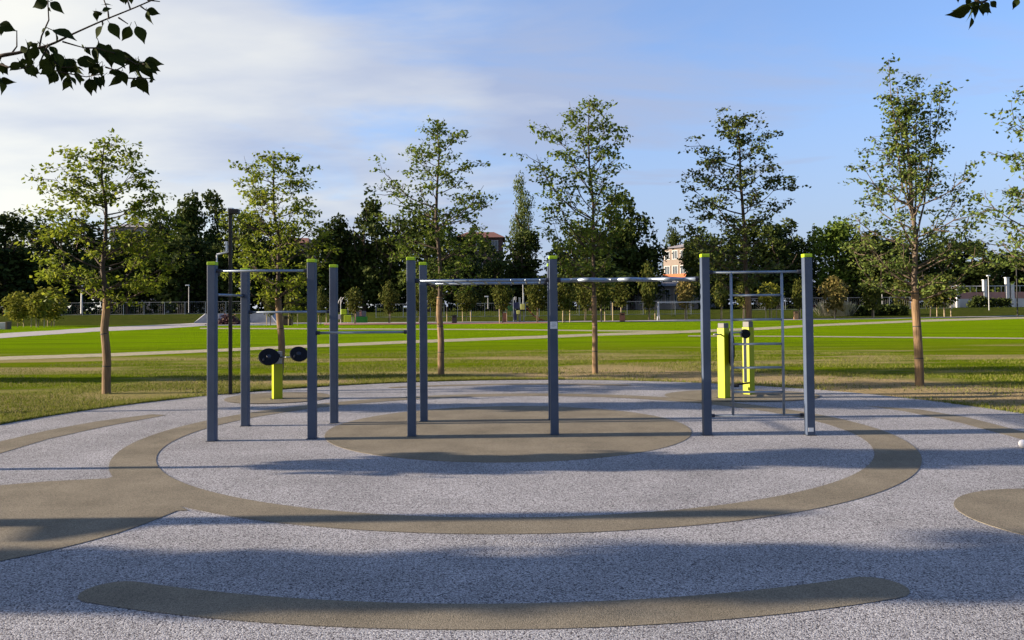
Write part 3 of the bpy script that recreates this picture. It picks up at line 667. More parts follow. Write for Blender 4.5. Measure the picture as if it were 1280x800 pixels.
LV += [(x + rnd.uniform(-5, 5), y + rnd.uniform(-4, 5), a + rnd.uniform(-50, 50), l * rnd.uniform(.6, .95)) for x, y, a, l in LV if y > 50 and rnd.random() < .5]
for x, y, a, l in LV:
    add_leaf(limb1, qp(x, y, rnd.uniform(-.08, .08)), l * YB / F * 1.0, R(a), rnd.uniform(-.9, .9) + R(90) * rnd.choice((.5, .75, 1)), rnd.uniform(-.35, .35))
# second limb, right corner
main2 = [Vector((-4.35, -1.42, 4.6)), Vector((-2.6, .2, 4.9)), Vector((-.4, 2.0, 4.6)), Vector((1.1, 3.2, 3.9)), qp(1180, -60), qp(1212, -16), qp(1224, 3), qp(1240, -4)]
b = MB(); pts = bez(main2); b.tube(pts, [.05 * (1 - i / len(pts)) ** 1.3 + .0028 for i in range(len(pts))], 7); limb2 = opart(b, 'branch', TWIG, smooth=True)
for x, y, a, l in [(1212, 9, 215, 27), (1214, 10, -100, 18), (1214, 10, 190, 20), (1216, 6, -60, 18), (1222, 5, 190, 12), (1227, 4, -80, 16), (1230, 3, -45, 18), (1224, 8, -20, 18), (1210, -3, -90, 12), (1196, -6, -70, 10), (1214, 22, -80, 14), (1272, -2, -110, 13), (1270, -6, -60, 10), (1238, 2, -40, 12), (1222, 2, -110, 16)]:
    add_leaf(limb2, qp(x, y, rnd.uniform(-.05, .05)), l * YB / F, R(a), rnd.uniform(-.9, .9) + R(60), rnd.uniform(-.3, .3))
# crown above and behind the camera
br = MB(); lv = MB()
for i in range(38):
    a = rnd.uniform(0, 2 * math.pi); h0 = rnd.uniform(2.9, 6); L = rnd.uniform(1.2, 3.0); p0 = Vector((-4.45 + .05 * h0, -1.5, h0)); p1 = p0 + Vector((math.cos(a) * L, math.sin(a) * L * .8, rnd.uniform(.4, 1.5)))
    if p1.y > 1.2: p1.z = max(p1.z, 4.4)
    mid = (p0 + p1) / 2 + Vector((0, 0, -.1)); br.tube([p0, mid, p1], [.03, .018, .005], 5, cap=False)
    for k in range(70):
        t = rnd.uniform(.3, 1.1); q = p0.lerp(p1, t) + Vector((rnd.gauss(0, .25), rnd.gauss(0, .25), rnd.gauss(0, .22)))
        if q.y > 1.0 and q.z < 1.7 + q.y * .55: continue
        leaf_quad(lv, q, .11, rnd, .6)
opart(br, 'branches', BARK); opart(lv, 'foliage', LEAFD, kind='stuff')

# ------------------------------------------------------------------ far trees
def far_tree_mesh(kind, seed):
    """unit tree: height 1, half width 1 (scaled per copy). returns crown and trunk meshes"""
    rnd = random.Random(seed); lv = MB(); tr = MB()
    blobs = []
    if kind == 'round':
        for i in range(26):
            a = rnd.uniform(0, 6.283); z = rnd.uniform(.16, .90); env = math.sin(math.pi * min(1, max(0.08, (z - .02) / .98)) ** .8) ** .55
            rr = env * rnd.uniform(.35, .78); blobs.append((rr * math.cos(a), rr * math.sin(a), z, rnd.uniform(.22, .40), rnd.uniform(.07, .13)))
        blobs += [(0, 0, .5, .5, .26), (0, 0, .3, .55, .2), (0, 0, .75, .3, .15)]
        n = 5200; size = .055
    elif kind == 'irregular':
        for i in range(24):
            a = rnd.uniform(0, 6.283); z = rnd.uniform(.12, .93); rr = (1 - z * .6) * rnd.uniform(.15, .85); blobs.append((rr * math.cos(a), rr * math.sin(a), z, rnd.uniform(.16, .32), rnd.uniform(.05, .13)))
        blobs += [(0, 0, .4, .4, .3), (0, 0, .25, .5, .2)]
        n = 4600; size = .055
    elif kind == 'poplar':
        for i in range(26):
            z = .06 + .92 * i / 25; w = .75 * math.sin(math.pi * min(1, z * .86 + .13)) ** .6 * rnd.uniform(.6, 1.05); a = rnd.uniform(0, 6.283); blobs.append((.28 * w * math.cos(a), .28 * w * math.sin(a), z, w * .72, .055))
        n = 9000; size = .03
    else:   # spire
        for i in range(30):
            z = .08 + .90 * i / 29; w = (1 - z) ** .8 * .85 + .06; a = rnd.uniform(0, 6.283); blobs.append((.35 * w * math.cos(a), .35 * w * math.sin(a), z, w * .75, .035))
        n = 4600; size = .04
    tot = sum(b[3] ** 1.6 for b in blobs)
    for bx, by, bz, bw, bh in blobs:
        cnt = int(n * bw ** 1.6 / tot)
        for _ in range(cnt):
            d = Vector((rnd.gauss(0, 1), rnd.gauss(0, 1), rnd.gauss(0, 1))).normalized(); r = rnd.uniform(.45, 1.08) if rnd.random() < .8 else rnd.uniform(.9, 1.3)
            c = Vector((bx + d.x * bw * r, by + d.y * bw * r, max(.03, bz + d.z * bh * r)))
            # leaf clump: a ragged bent quad, sized in height units; x, y are in half-width units so compensate in the copy's scale
            u = Vector((rnd.gauss(0, 1), rnd.gauss(0, 1), rnd.gauss(0, .7))).normalized(); w = u.cross(Vector((rnd.gauss(0, 1), rnd.gauss(0, 1), rnd.gauss(0, 1)))).normalized()
            s1 = size * rnd.uniform(.35, .9); asp = 2.6
            def pt(a_, b_): q = u * a_ * s1 + w * b_ * s1; return (c.x + q.x * asp, c.y + q.y * asp, c.z + q.z)
            k = len(lv.v); lv.v += [pt(-.5, 0), pt(0, -.35), pt(.55, .1), pt(.05, .4)]; lv.f += [(k, k + 1, k + 2), (k, k + 2, k + 3)]
    tr.tube([(0, 0, -.02), (0.01, 0, .3), (0, .02, .6), (.01, 0, .85)], [.06, .045, .025, .008], 7)
    for i in range(7):
        a = i * 2.4; z = .2 + .08 * i; tr.tube([(0, 0, z), (.35 * math.cos(a), .35 * math.sin(a), z + .10), (.6 * math.cos(a) * (1 - .1 * i), .6 * math.sin(a) * (1 - .1 * i), z + .2)], [.025, .014, .004], 4)
    return lv, tr
PROT = {}
def proto(kind, v, m):
    if (kind, v, m.name) not in PROT:
        if (kind, v) not in PROT:
            PROT[(kind, v)] = far_tree_mesh(kind, 100 + v * 7 + len(kind))
        lv, tr = PROT[(kind, v)]; PROT[(kind, v, m.name)] = (lv.mesh('crown', m), tr.mesh('trunk', BARK))
    return PROT[(kind, v, m.name)]
def far_tree(x, ytop, wpx, Y, kind, v, m, label, z0=.95):
    top = Q(x, ytop, Y); h = top.z - z0; hw = wpx * {'round': 1.3, 'irregular': 1.6, 'poplar': 1.9}[kind] * Y / F
    t = thing('background_tree', label, 'tree', (top.x, Y, z0), random.Random(x * 3 + v).uniform(0, 6.28), 'trees beyond the lawn')
    cm, tm = proto(kind, v, m)
    for nm, me in (('crown', cm), ('trunk', tm)):
        o = bpy.data.objects.new(nm, me); col.objects.link(o); o.parent = t; o.scale = (hw, hw, h)
    t['_'] = 0; del t['_']
    return t
FT = [
 (-60, 262, 50, 128, 'round', 0, FARD, 'dark round tree beyond the lawn at the very left edge'),
 (8, 263, 42, 132, 'irregular', 1, FARD, 'ragged dark tree beyond the lawn, first from the left edge'),
 (48, 268, 36, 138, 'round', 2, FARD, 'dark rounded tree left of the leftmost park tree'),
 (95, 268, 44, 150, 'irregular', 3, FARD, 'dark tree partly hidden behind the leftmost park tree'),
 (160, 290, 34, 130, 'round', 1, FARD, 'low dark tree between the leftmost park tree and the grey house'),
 (205, 250, 22, 135, 'irregular', 3, FARM, 'pointed conifer just right of the leftmost park tree'),
 (240, 242, 26, 140, 'irregular', 0, FARM, 'tall ragged tree left of the lamp column'),
 (225, 285, 40, 128, 'round', 3, FARD, 'low dark round tree in front of the ragged ones left of the lamp column'),
 (272, 236, 24, 142, 'irregular', 2, FARM, 'tall ragged tree rising right behind the lamp column'),
 (305, 262, 36, 130, 'round', 0, FARD, 'dark tree behind the second park tree, left side'),
 (350, 282, 38, 135, 'round', 2, FARM, 'mid green tree straight behind the second park tree'),
 (396, 284, 32, 128, 'irregular', 1, FARM, 'bushy green tree right of the second park tree'),
 (425, 270, 26, 133, 'irregular', 0, FARD, 'dark ragged tree above the lime green play tower'),
 (455, 244, 30, 131, 'irregular', 1, FARD, 'dark open conifer between the second and third park trees'),
 (486, 262, 28, 128, 'irregular', 3, FARD, 'dark tree just left of the third park tree'),
 (536, 262, 38, 126, 'round', 1, FARM, 'dense olive green round tree behind the third park tree'),
 (575, 292, 26, 130, 'irregular', 2, FARD, 'low dark tree in front of the brown brick building'),
 (618, 320, 20, 124, 'round', 3, FARD, 'small dark tree right of the brown brick building'),
 (651, 217, 17, 134, 'poplar', 0, FARP, 'tall narrow poplar standing alone in the middle of the skyline'),
 (652, 285, 30, 130, 'irregular', 1, FARD, 'dark bushy tree at the foot of the tall poplar'),
 (728, 272, 36, 128, 'round', 0, FARM, 'green tree behind the fourth park tree'),
 (772, 236, 30, 132, 'irregular', 2, FARM, 'highest dark green tree just right of the fourth park tree'),
 (790, 262, 38, 134, 'round', 2, FARD, 'broad dark tree left of the white and orange building'),
 (738, 318, 44, 122, 'round', 3, FARD, 'low dark tree below the fourth park tree'),
 (842, 281, 14, 190, 'round', 0, FARD, 'small dark tree seen above the roof of the white and orange building'),
 (876, 292, 24, 126, 'round', 1, FARM, 'green tree directly right of the white and orange building'),
 (925, 272, 46, 132, 'round', 2, FARD, 'broad dark tree behind the fifth park tree'),
 (972, 266, 32, 128, 'irregular', 3, FARD, 'dark tree between the fifth park tree and the last frame post'),
 (1002, 292, 26, 135, 'round', 0, FARD, 'dark round tree behind the last frame post'),
 (1045, 271, 34, 130, 'round', 1, FARL, 'bright green round tree right of the last frame post'),
 (1083, 283, 32, 128, 'round', 3, FARD, 'dark tree right of the bright green round one'),
 (1118, 300, 30, 126, 'irregular', 0, FARM, 'green tree left behind the feathery park tree'),
 (1165, 296, 36, 128, 'round', 2, FARM, 'green tree right behind the feathery park tree'),
 (1206, 302, 34, 130, 'irregular', 1, FARD, 'dark tree over the left end of the pink wall'),
 (1228, 300, 28, 124, 'irregular', 2, FARM, 'mid green tree with two tops over the pink wall'),
 (1258, 312, 36, 130, 'round', 0, FARD, 'dark round tree above the right end of the pink wall'),
 (1292, 316, 30, 126, 'round', 1, FARD, 'dark tree cut by the right edge beyond the pink wall'),
 (1360, 300, 40, 126, 'round', 3, FARD, 'dark tree beyond the right edge of the picture')]
for a in FT: far_tree(*a)
# low thicket closing the view below the crowns
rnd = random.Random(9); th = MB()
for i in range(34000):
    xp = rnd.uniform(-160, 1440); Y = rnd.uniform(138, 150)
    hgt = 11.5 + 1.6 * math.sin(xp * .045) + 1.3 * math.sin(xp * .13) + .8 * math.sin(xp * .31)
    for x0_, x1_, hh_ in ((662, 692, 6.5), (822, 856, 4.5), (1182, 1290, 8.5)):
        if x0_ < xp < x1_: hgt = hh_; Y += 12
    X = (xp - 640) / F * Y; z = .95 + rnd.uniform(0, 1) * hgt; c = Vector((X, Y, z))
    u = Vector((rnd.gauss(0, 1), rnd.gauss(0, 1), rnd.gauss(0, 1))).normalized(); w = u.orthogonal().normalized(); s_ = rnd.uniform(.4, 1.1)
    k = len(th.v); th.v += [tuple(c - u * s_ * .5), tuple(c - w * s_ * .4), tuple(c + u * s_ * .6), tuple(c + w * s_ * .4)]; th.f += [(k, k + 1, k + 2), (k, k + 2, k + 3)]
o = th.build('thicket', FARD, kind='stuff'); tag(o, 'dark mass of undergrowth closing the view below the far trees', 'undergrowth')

# ------------------------------------------------------------------ young staked trees along the far side of the lawn
def young_meshes(seed):
    rnd = random.Random(seed); lv = MB()
    for i in range(850):
        z = rnd.uniform(0, 1); w = math.sin(math.pi * (.08 + .86 * z)) ** .6; a = rnd.uniform(0, 6.283); r = w * math.sqrt(rnd.random()) * (1 + .15 * math.sin(a * 3 + seed)); c = Vector((r * math.cos(a) * (1 + .3 * math.sin(z * 9 + seed)), r * math.sin(a), z + rnd.gauss(0, .07)))
        leaf_quad(lv, c, .26, rnd, .7)
        for k in range(-4, 0): q = Vector(lv.v[k]) - c; lv.v[k] = (c.x + q.x, c.y + q.y, c.z + q.z * .55)
    return lv
YM = [young_meshes(s) for s in (1, 2, 3)]; YC = {}
def young_tree(x, yb, yt, ycrown, hw, v, m, label, stakes=((0, 0),), group='young staked trees beyond the lawn'):
    p = PG(x, yb); s_ = p.y / F; H = Q(x, yt, p.y).z - p.z; zc = Q(x, ycrown, p.y).z - p.z
    t = thing('young_tree', label, 'tree', tuple(p), 0, group)
    if (v, m.name) not in YC: YC[(v, m.name)] = YM[v].mesh('crown', m)
    o = bpy.data.objects.new('crown', YC[(v, m.name)]); col.objects.link(o); o.parent = t; o.location = (0, 0, zc); o.rotation_euler.z = x * 1.7; kk = 1.15 + .25 * math.sin(x * 2.3); o.scale = (hw * s_ * kk, hw * s_ * kk, (H - zc) * 1.05); o['kind'] = 'stuff'
    b = MB(); b.tube([(0, 0, -.05), (.03, 0, zc * .6), (0, .02, zc + (H - zc) * .7)], [.05, .04, .015], 6); b.build('trunk', BARKL, t)
    for dx, dy in stakes:
        b = MB(); b.tube([(dx * s_ + .12, dy, -.05), (dx * s_ + .12 + .03 * math.sin(x), dy, zc + .15)], .045, 6); b.build('stake', STAKE, t)
yt_specs = [
 (22, 409, 368, 398, 13, 0, YOUNGY, 'yellowish young tree nearest the left edge, left of the leftmost park tree', ((6, 0), (14, .2))),
 (48, 409, 368, 395, 13, 1, YOUNGY, 'small yellow leaved tree left of the wider one beside the leftmost park tree', ((-4, 0), (5, .1))),
 (64, 408, 363, 396, 16, 2, YOUNGY, 'wider yellow leaved young tree with two stakes beside the leftmost park tree', ((-6, 0), (2, 0))),
 (338, 407, 360, 391, 10, 0, YOUNGL, 'young staked tree left of the second park tree', ((-6, 0), (6, .3))),
 (365, 407, 360, 391, 10, 1, YOUNGL, 'young staked tree right of the second park tree', ((-6, 0), (5, .1))),
 (401, 406, 362, 391, 9, 2, YOUNGL, 'young staked tree between two posts at the left end of the frame', ((-4, 0), (5, .2))),
 (443, 405, 362, 388, 8, 0, YOUNGL, 'small dark young tree in front of the lime green play tower', ((0, 0),)),
 (486, 404, 356, 388, 11, 2, YOUNGL, 'young tree left of the third frame post, right of the play tower', ((0, 0),)),
 (524, 404, 356, 387, 10, 1, YOUNGL, 'young tree seen between the two posts right of the play tower', ((0, 0),)),
 (545, 403, 362, 385, 10, 0, YOUNGL, 'young tree touching the wrapped trunk of the third park tree', ((0, 0), (12, .4))),
 (583, 402, 360, 385, 12, 2, YOUNGL, 'young tree right of the third park tree', ((-6, 0), (4, .2))),
 (628, 404, 354, 384, 13, 1, YOUNGL, 'young tree with three pale stakes left of the slide', ((-5, 0), (-1, .2), (4, 0))),
 (671, 403, 354, 384, 14, 0, YOUNGL, 'round young tree just left of the labelled frame post', ((0, 0),)),
 (706, 403, 352, 384, 12, 2, YOUNGL, 'young tree just right of the labelled frame post', ((-4, 0), (5, .2))),
 (731, 401, 352, 382, 12, 1, YOUNGL, 'young tree left of the thin trunk of the fourth park tree', ((0, 0),)),
 (752, 402, 350, 380, 12, 0, YOUNGL, 'young tree right of the thin trunk of the fourth park tree', ((-2, 0), (3, .2))),
 (776, 401, 352, 380, 12, 2, YOUNGL, 'young tree left of the red brown litter bin', ((-11, .3), (-1, 0))),
 (811, 400, 333, 380, 12, 1, YOUNGL, 'taller young tree with a pointed light top beside the swing frame', ((0, 0), (7, .3))),
 (857, 400, 352, 382, 13, 0, YOUNGB, 'brownish young tree with two white stakes right of the swing frame', ((-2, 0), (1, .2))),
 (901, 400, 350, 380, 11, 2, YOUNGL, 'young tree behind the left side of the frame ladder', ((0, 0),)),
 (929, 400, 355, 380, 9, 1, YOUNGL, 'young tree behind the trunk of the fifth park tree', ((0, 0), (9, .2))),
 (962, 399, 356, 382, 12, 0, YOUNGY, 'light young tree with three stakes behind the right side of the frame ladder', ((-6, 0), (1, 0), (8, .2))),
 (999, 399, 353, 383, 10, 2, YOUNGL, 'young tree between the ladder and the last frame post', ((0, 0),)),
 (1044, 398.5, 349, 384, 12, 1, YOUNGB, 'brownish young tree left of the dark hedge', ((-2, 0),)),
 (1090, 398, 350, 383, 12, 0, YOUNGL, 'narrow young tree standing in the dark hedge', ((1, 0),)),
 (1128, 391, 352, 380, 12, 2, YOUNGL, 'young tree left of the feathery park tree', ((0, 0), (10, .2))),
 (1163, 396, 348, 379, 13, 1, YOUNGL, 'young tree right of the wrapped trunk of the feathery park tree', ((-1, 0), (8, .2))),
 (1181, 396, 346, 378, 14, 0, YOUNGL, 'young tree, last of the staked row towards the right', ((-2, 0), (7, .1)))]
for (x, yb, yt, yc, hw_, v, m, lab, st) in yt_specs: young_tree(x, yb, yt, yc, hw_, v, m, lab, st)

# ------------------------------------------------------------------ fence on the bank
GALV = mat('fence_galvanised', (.34, .35, .36), .5, .4, .2, 3)
def fence(x0, x1, yb, ht, step, label, m=GALV, rails=(.98, .05), Y=None):
    pts = []; x = x0
    t = None
    while x <= x1:
        p = PG(x, yb(x)) if Y is None else Vector((Q(x, 390, Y).x, Y, bank_z(Y)))
        pts.append(p); x += step
    t = thing('fence', label, 'fence', tuple(pts[0]), 0)
    O = pts[0]
    pm_ = MB(); pm_.box((0, 0, ht / 2), (.07, .07, ht)); pm_ = pm_.mesh('fence_post', m)
    for p in pts:
        o = bpy.data.objects.new('fence_post', pm_); col.objects.link(o); o.parent = t; o.location = p - O
    for a, c in zip(pts, pts[1:]):
        for r in rails:
            b = MB(); b.tube([a - O + Vector((.04, 0, ht * r)), c - O + Vector((-.04, 0, ht * r))], .022, 5); b.build('rail', m, t)
        w = MB(); d = c - a; nv = int(d.length / .25)
        for i in range(1, nv): q = a - O + d * (i / nv); w.tube([q + Vector((0, 0, ht * .06)), q + Vector((0, 0, ht * .97))], .005, 3, cap=False)
        w.build('mesh_panel', m, t, kind='stuff')
fence(52, 330, lambda x: 391.5, 1.75, 25.6, 'long light metal fence on the bank behind the left half of the lawn', Y=112)
fence(470, 700, lambda x: 399, 1.7, 17, 'wire fence behind the playground in the middle', Y=100)
fence(704, 900, lambda x: 399, 1.7, 20, 'low wire fence between the middle post and the ladder', Y=101)
fence(930, 1190, lambda x: 397, 1.6, 26, 'wire fence behind the hedge on the right', Y=108)

# ------------------------------------------------------------------ small far furniture
LIME = mat('play_lime', (.40, .58, .02), .5, 0, .15, 2); GREENP = mat('play_green', (.03, .25, .03), .5, 0, .2, 2); WHT = mat('white_paint', (.45, .46, .47), .5, 0, .12, 2)
REDB = mat('red_brown', (.33, .13, .07), .7, 0, .3, 3); CONC = mat('concrete', (.36, .36, .38), .9, 0, .25, 1.5, bump=.3, bscale=20); PALEY = mat('pale_lime', (.62, .66, .20), .5, 0, .1, 2); NAVY = mat('navy_panel', (.02, .03, .10), .5, 0, .2, 2)
def litter_bin(x, yb, h, w, m, label):
    p = PG(x, yb); t = thing('litter_bin', label, 'litter bin', tuple(p))
    b = MB(); b.box((0, 0, h * .48), (w, w * .8, h * .86)); b.build('body', m, t, bevel=.03)
    b = MB(); b.box((0, 0, h * .955), (w + .06, w * .8 + .06, h * .07)); b.build('lid', CLAMP, t, bevel=.015)
    b = MB(); b.box((0, -w * .41, h * .76), (w * .6, .02, h * .10)); b.build('opening', BLK, t)
    b = MB(); b.box((0, 0, .03), (w * .8, w * .6, .05)); b.build('base', CLAMP, t)
litter_bin(778, 402, .95, .52, REDB, 'red brown litter bin on the far lawn edge right of the fourth park tree')
litter_bin(568, 404, .85, .5, mat('bin_dark', (.05, .04, .04), .7), 'dark litter bin right of the wrapped trunk of the third park tree')
litter_bin(360, 406.5, .95, .85, mat('bin_dark2', (.06, .045, .035), .7), 'wide dark brown bin behind the trunk of the second park tree')
litter_bin(995, 399.5, .95, .45, mat('bin_tan', (.30, .18, .09), .7), 'tan litter bin between the ladder and the last frame post')
# kiosk-like post box left of slide
p = PG(631, 402.5); t = thing('information_post', 'narrow red brown box with a pale band between two stakes, left of the slide', 'information post', tuple(p)); s_ = p.y / F
b = MB(); b.box((0, 0, .5), (.42, .3, 1.0)); b.build('body', REDB, t, bevel=.02)
b = MB(); b.box((0, 0, 1.04), (.46, .34, .08)); b.build('top_band', WHT, t)
b = MB(); b.box((0, 0, 1.22), (.3, .25, .26)); b.build('head', BLK, t, bevel=.03)
# lime play tower
p = PG(437, 404.5); t = thing('play_tower', 'lime green play tower with a white arched frame and dark green slide box', 'playground tower', tuple(p)); s_ = p.y / F
zf = lambda y: Q(437, y, p.y).z - p.z
for dx in (-11, -2, 3):
    b = MB(); top = zf(374 if dx < 3 else 380); b.tube([(dx * s_, 0, 0), (dx * s_, 0, top)], .05, 6); b.build('tower_post', WHT, t)
b = MB(); b.tube([(-11 * s_, 0, zf(380)), (-9 * s_, 0, zf(373.5)), (-6 * s_, 0, zf(371)), (-3 * s_, 0, zf(373)), (-2 * s_, 0, zf(378))], .055, 6); b.build('arch', WHT, t)
b = MB(); b.tube([(-15 * s_, -.5, zf(385)), (-12 * s_, -.5, zf(376)), (-9 * s_, -.5, zf(371.5))], .05, 6); b.build('climbing_rail', WHT, t)
for (xa_, xb_, ya_, yb_, m, dy) in ((-10, -3.5, 386.5, 393, LIME, -.1), (-6, 3, 394, 402.5, LIME, -.3), (-16, -10, 393, 399, WHT, -.3), (5, 22, 396, 403.5, GREENP, .1), (6, 20, 389, 396, mat('slate_panel', (.12, .15, .17), .6), .2)):
    b = MB(); b.box(((xa_ + xb_) / 2 * s_, dy, (zf(ya_) + zf(yb_)) / 2), ((xb_ - xa_) * s_, .35, zf(ya_) - zf(yb_))); b.build('panel', m, t, bevel=.03)
b = MB(); b.box((-3 * s_, .6, zf(393)), (15 * s_, 1.3, .08)); b.build('deck', CLAMP, t)
b = MB(); b.tube([(14 * s_, .1, zf(395)), (13.5 * s_, .1, zf(389)), (12 * s_, .1, zf(387))], [.16, .14, .05], 10); b.build('figure_knob', mat('salmon', (.45, .25, .2), .6), t)
# second play tower with slide
p = PG(650, 403); t = thing('play_tower', 'dark blue play tower with pale lime panels and a slide running down to the right', 'playground tower', tuple(p)); s_ = p.y / F
zf = lambda y: Q(650, y, p.y).z - p.z
for dx in (-8, -5, -1, 0.5, 5):
    b = MB(); b.tube([(dx * s_, .3 * (dx % 2), 0), (dx * s_, .3 * (dx % 2), zf(372 if dx < 2 else 366))], .05, 6); b.build('tower_post', BARM, t)
for (xa_, xb_, ya_, yb_, m, dy) in ((1, 6, 380, 387, PALEY, -.2), (-4, 0, 388, 392.5, PALEY, -.3), (-7.5, -4, 389, 400, NAVY, -.1), (-8, -1, 378, 386, NAVY, 0), (-7, -4, 371, 375, WHT, -.1), (-18, -9, 382, 389, mat('play_dull_green', (.03, .12, .04), .6), .1)):
    b = MB(); b.box(((xa_ + xb_) / 2 * s_, dy, (zf(ya_) + zf(yb_)) / 2), ((xb_ - xa_) * s_, .12, zf(ya_) - zf(yb_))); b.build('panel', m, t, bevel=.02)
b = MB(); b.box((-1 * s_, .7, zf(388)), (13 * s_, 1.4, .09)); b.build('deck', CLAMP, t)
sl = [(9 * s_, .2, zf(386)), (13 * s_, .1, zf(391)), (18 * s_, 0, zf(396.5)), (24 * s_, -.1, zf(400)), (30 * s_, -.1, zf(402))]
b = MB()
for s1 in (-.28, .28): b.tube([(q[0], q[1] + s1, q[2] + .1) for q in sl], .06, 6)
for a, c in zip(sl, sl[1:]): b.quad((a[0], a[1] - .28, a[2]), (a[0], a[1] + .28, a[2]), (c[0], c[1] + .28, c[2]), (c[0], c[1] - .28, c[2]))
b.build('slide', mat('slide_red', (.10, .025, .02), .5), t)
# swings
def swing(x, yb, yt, xe, label):
    p = PG(x, yb); q = PG(xe, yb); t = thing('swing_frame', label, 'swing', tuple(p)); H = Q(x, yt, p.y).z - p.z; L = q.x - p.x
    for dx in (0, L):
        for dy, ddx in ((-.8, -.25), (.8, .28)):
            b = MB(); b.tube([(dx + ddx, dy, 0), (dx, 0, H)], .06, 6); b.build('leg', WHT, t)
    b = MB(); b.tube([(-.1 if L > 0 else .1, 0, H), (L, 0, H)], .055, 6); b.build('top_beam', WHT, t)
    for k in (.3, .6):
        b = MB(); b.tube([(L * k - .2, 0, H), (L * k - .2, 0, .5)], .012, 4); b.tube([(L * k + .2, 0, H), (L * k + .2, 0, .5)], .012, 4); c = b.build('chain', GALV, t)
        b = MB(); b.box((L * k, 0, .47), (.46, .2, .05)); b.build('swing_seat', BLK, t)
swing(823, 400.5, 378, 893, 'white A shaped swing frame behind the right part of the winding bar')
# skate ramps
p = PG(252, 405.5)
def ramp(x0, x1, y0, y1, Y, flip, label):
    a = Q(x0, y1, Y); b_ = Q(x1, y1, Y); h = Q(x0, y0, Y).z - a.z; L = b_.x - a.x; t = thing('skate_ramp', label, 'skate ramp', (a.x, Y, a.z))
    prof = [(0, 0), (.45 * L, h * .98), (L, h), (L, 0)] if not flip else [(0, 0), (0, h), (L * .72, h * .98), (L, 0)]
    b = MB(); n = len(prof); b.v = [(x, 0, z) for x, z in prof] + [(x, 2.6, z) for x, z in prof]; b.f = [tuple(range(n)), tuple(reversed(range(n, 2 * n)))] + [(i, n + i, n + (i + 1) % n, (i + 1) % n) for i in range(n)]
    b.build('ramp_body', CONC, t)
    b = MB(); i, j = (0, 1) if not flip else (2, 3); b.tube([(prof[i][0], -.03, prof[i][1] + .03), (prof[j][0], -.03, prof[j][1] + .03)], .05, 6); b.build('coping', WHT, t)
ramp(243, 274, 392.5, 404, 86, False, 'grey concrete skate ramp on the left, partly behind the first frame post')
ramp(311, 346, 390.5, 403.5, 87, True, 'grey speckled skate ramp right of the lamp column')
b = MB(); a = Q(226, 406, 82); c_ = Q(346, 404, 82); b.box(((a.x + c_.x) / 2, 85, .02), (c_.x - a.x, 6, .06)); structure(b.build('skate_floor', CONC))
# heather mound between the ramps
mm = MB(); rnd = random.Random(4)
for i in range(1500):
    c = Q(rnd.gauss(286, 9), 400, 85); c.y += rnd.gauss(0, .6); c.z = max(.02, .05 + rnd.random() * 1.1 * math.exp(-((c.x - Q(286, 400, 85).x) / .9) ** 2))
    leaf_quad(mm, c, .24, rnd, .8)
o = mm.build('shrub', mat('heather', (0, 0, 0), .8, island=[(.08, .03, .035), (.12, .05, .05), (.05, .04, .02)]), kind=None); tag(o, 'low reddish brown shrub between the two skate ramps', 'shrub')
# hedge and pampas on the right
hd = MB(); p0 = Q(1024, 398, 97); p1 = Q(1133, 398, 97)
for i in range(5000):
    t_ = rnd.random(); xx = p0.x + (p1.x - p0.x) * t_; tp_ = (1.35 + .35 * math.sin(t_ * 9) * (1 - t_)) * (1 - .5 * max(0, t_ - .6)); z = bank_z(97) + rnd.random() ** .7 * tp_
    leaf_quad(hd, Vector((xx, 97 + rnd.gauss(0, .45), z)), .30, rnd, .7)
o = hd.build('hedge', FARD); tag(o, 'long low dark hedge on the far right lawn edge', 'hedge')
pg = MB(); c0 = Q(1050, 398, 96); c1 = Q(1035, 398, 96)
for i in range(900):
    c = (c0 if rnd.random() < .7 else c1) + Vector((rnd.gauss(0, .45), rnd.gauss(0, .3), 0)); c.z = bank_z(96); d = Vector((rnd.gauss(0, .35), rnd.gauss(0, .35), 1)).normalized() * rnd.uniform(1.1, 2.0)
    pg.v += [tuple(c), tuple(c + d * .8 + Vector((.05, 0, 0))), tuple(c + d), tuple(c + d * .8 - Vector((.05, 0, 0)))]; k = len(pg.v) - 4; pg.f.append((k, k + 1, k + 2, k + 3))
o = pg.build('ornamental_grass', mat('straw', (0, 0, 0), .9, island=[(.30, .27, .18), (.42, .38, .28), (.2, .2, .1)])); tag(o, 'pale feathery ornamental grass clump at the left end of the dark hedge', 'grass clump')
# thin far lamp poles
def pole(x, yb, yt, Y, label, head=0, w=.05):
    a = Q(x, yb, Y); z1 = Q(x, yt, Y).z; t = thing('street_lamp', label, 'street lamp', (a.x, Y, a.z), 0, 'thin lamp posts beyond the lawn')
    H = z1 - a.z; b = MB(); b.tube([(0, 0, 0), (0, 0, H)], [w * 1.2, w * .8], 8); b.build('lamp_pole', GALV if head != 2 else LAMPBLK, t)
    b = MB(); b.box((-.18 if head == 1 else 0, 0, H + .04), (.5 if head == 1 else .38, .3, .14)); b.build('lamp_head', LAMPBLK if head == 2 else PLATE, t, bevel=.03)
pole(102, 392, 358, 113, 'thick pale post in front of the dark trees left of the leftmost park tree', 0, .13)
pole(236, 391, 357, 112, 'thin lamp post left of the first frame post', 1)
pole(1103, 392, 356, 112, 'short lamp post with its head to the left, left of the feathery park tree', 1)
pole(1236.5, 392, 345, 104, 'thin lamp post in front of the pink wall', 0)
pole(1272, 396.5, 306, 92, 'tall thin lamp post with a dark head near the right edge', 2, .06)
pole(654, 386, 350, 112, 'pale pole rising behind the slide', 0, .07)
pole(610, 386, 371, 112, 'short bluish lamp post left of the three staked tree', 1, .05)
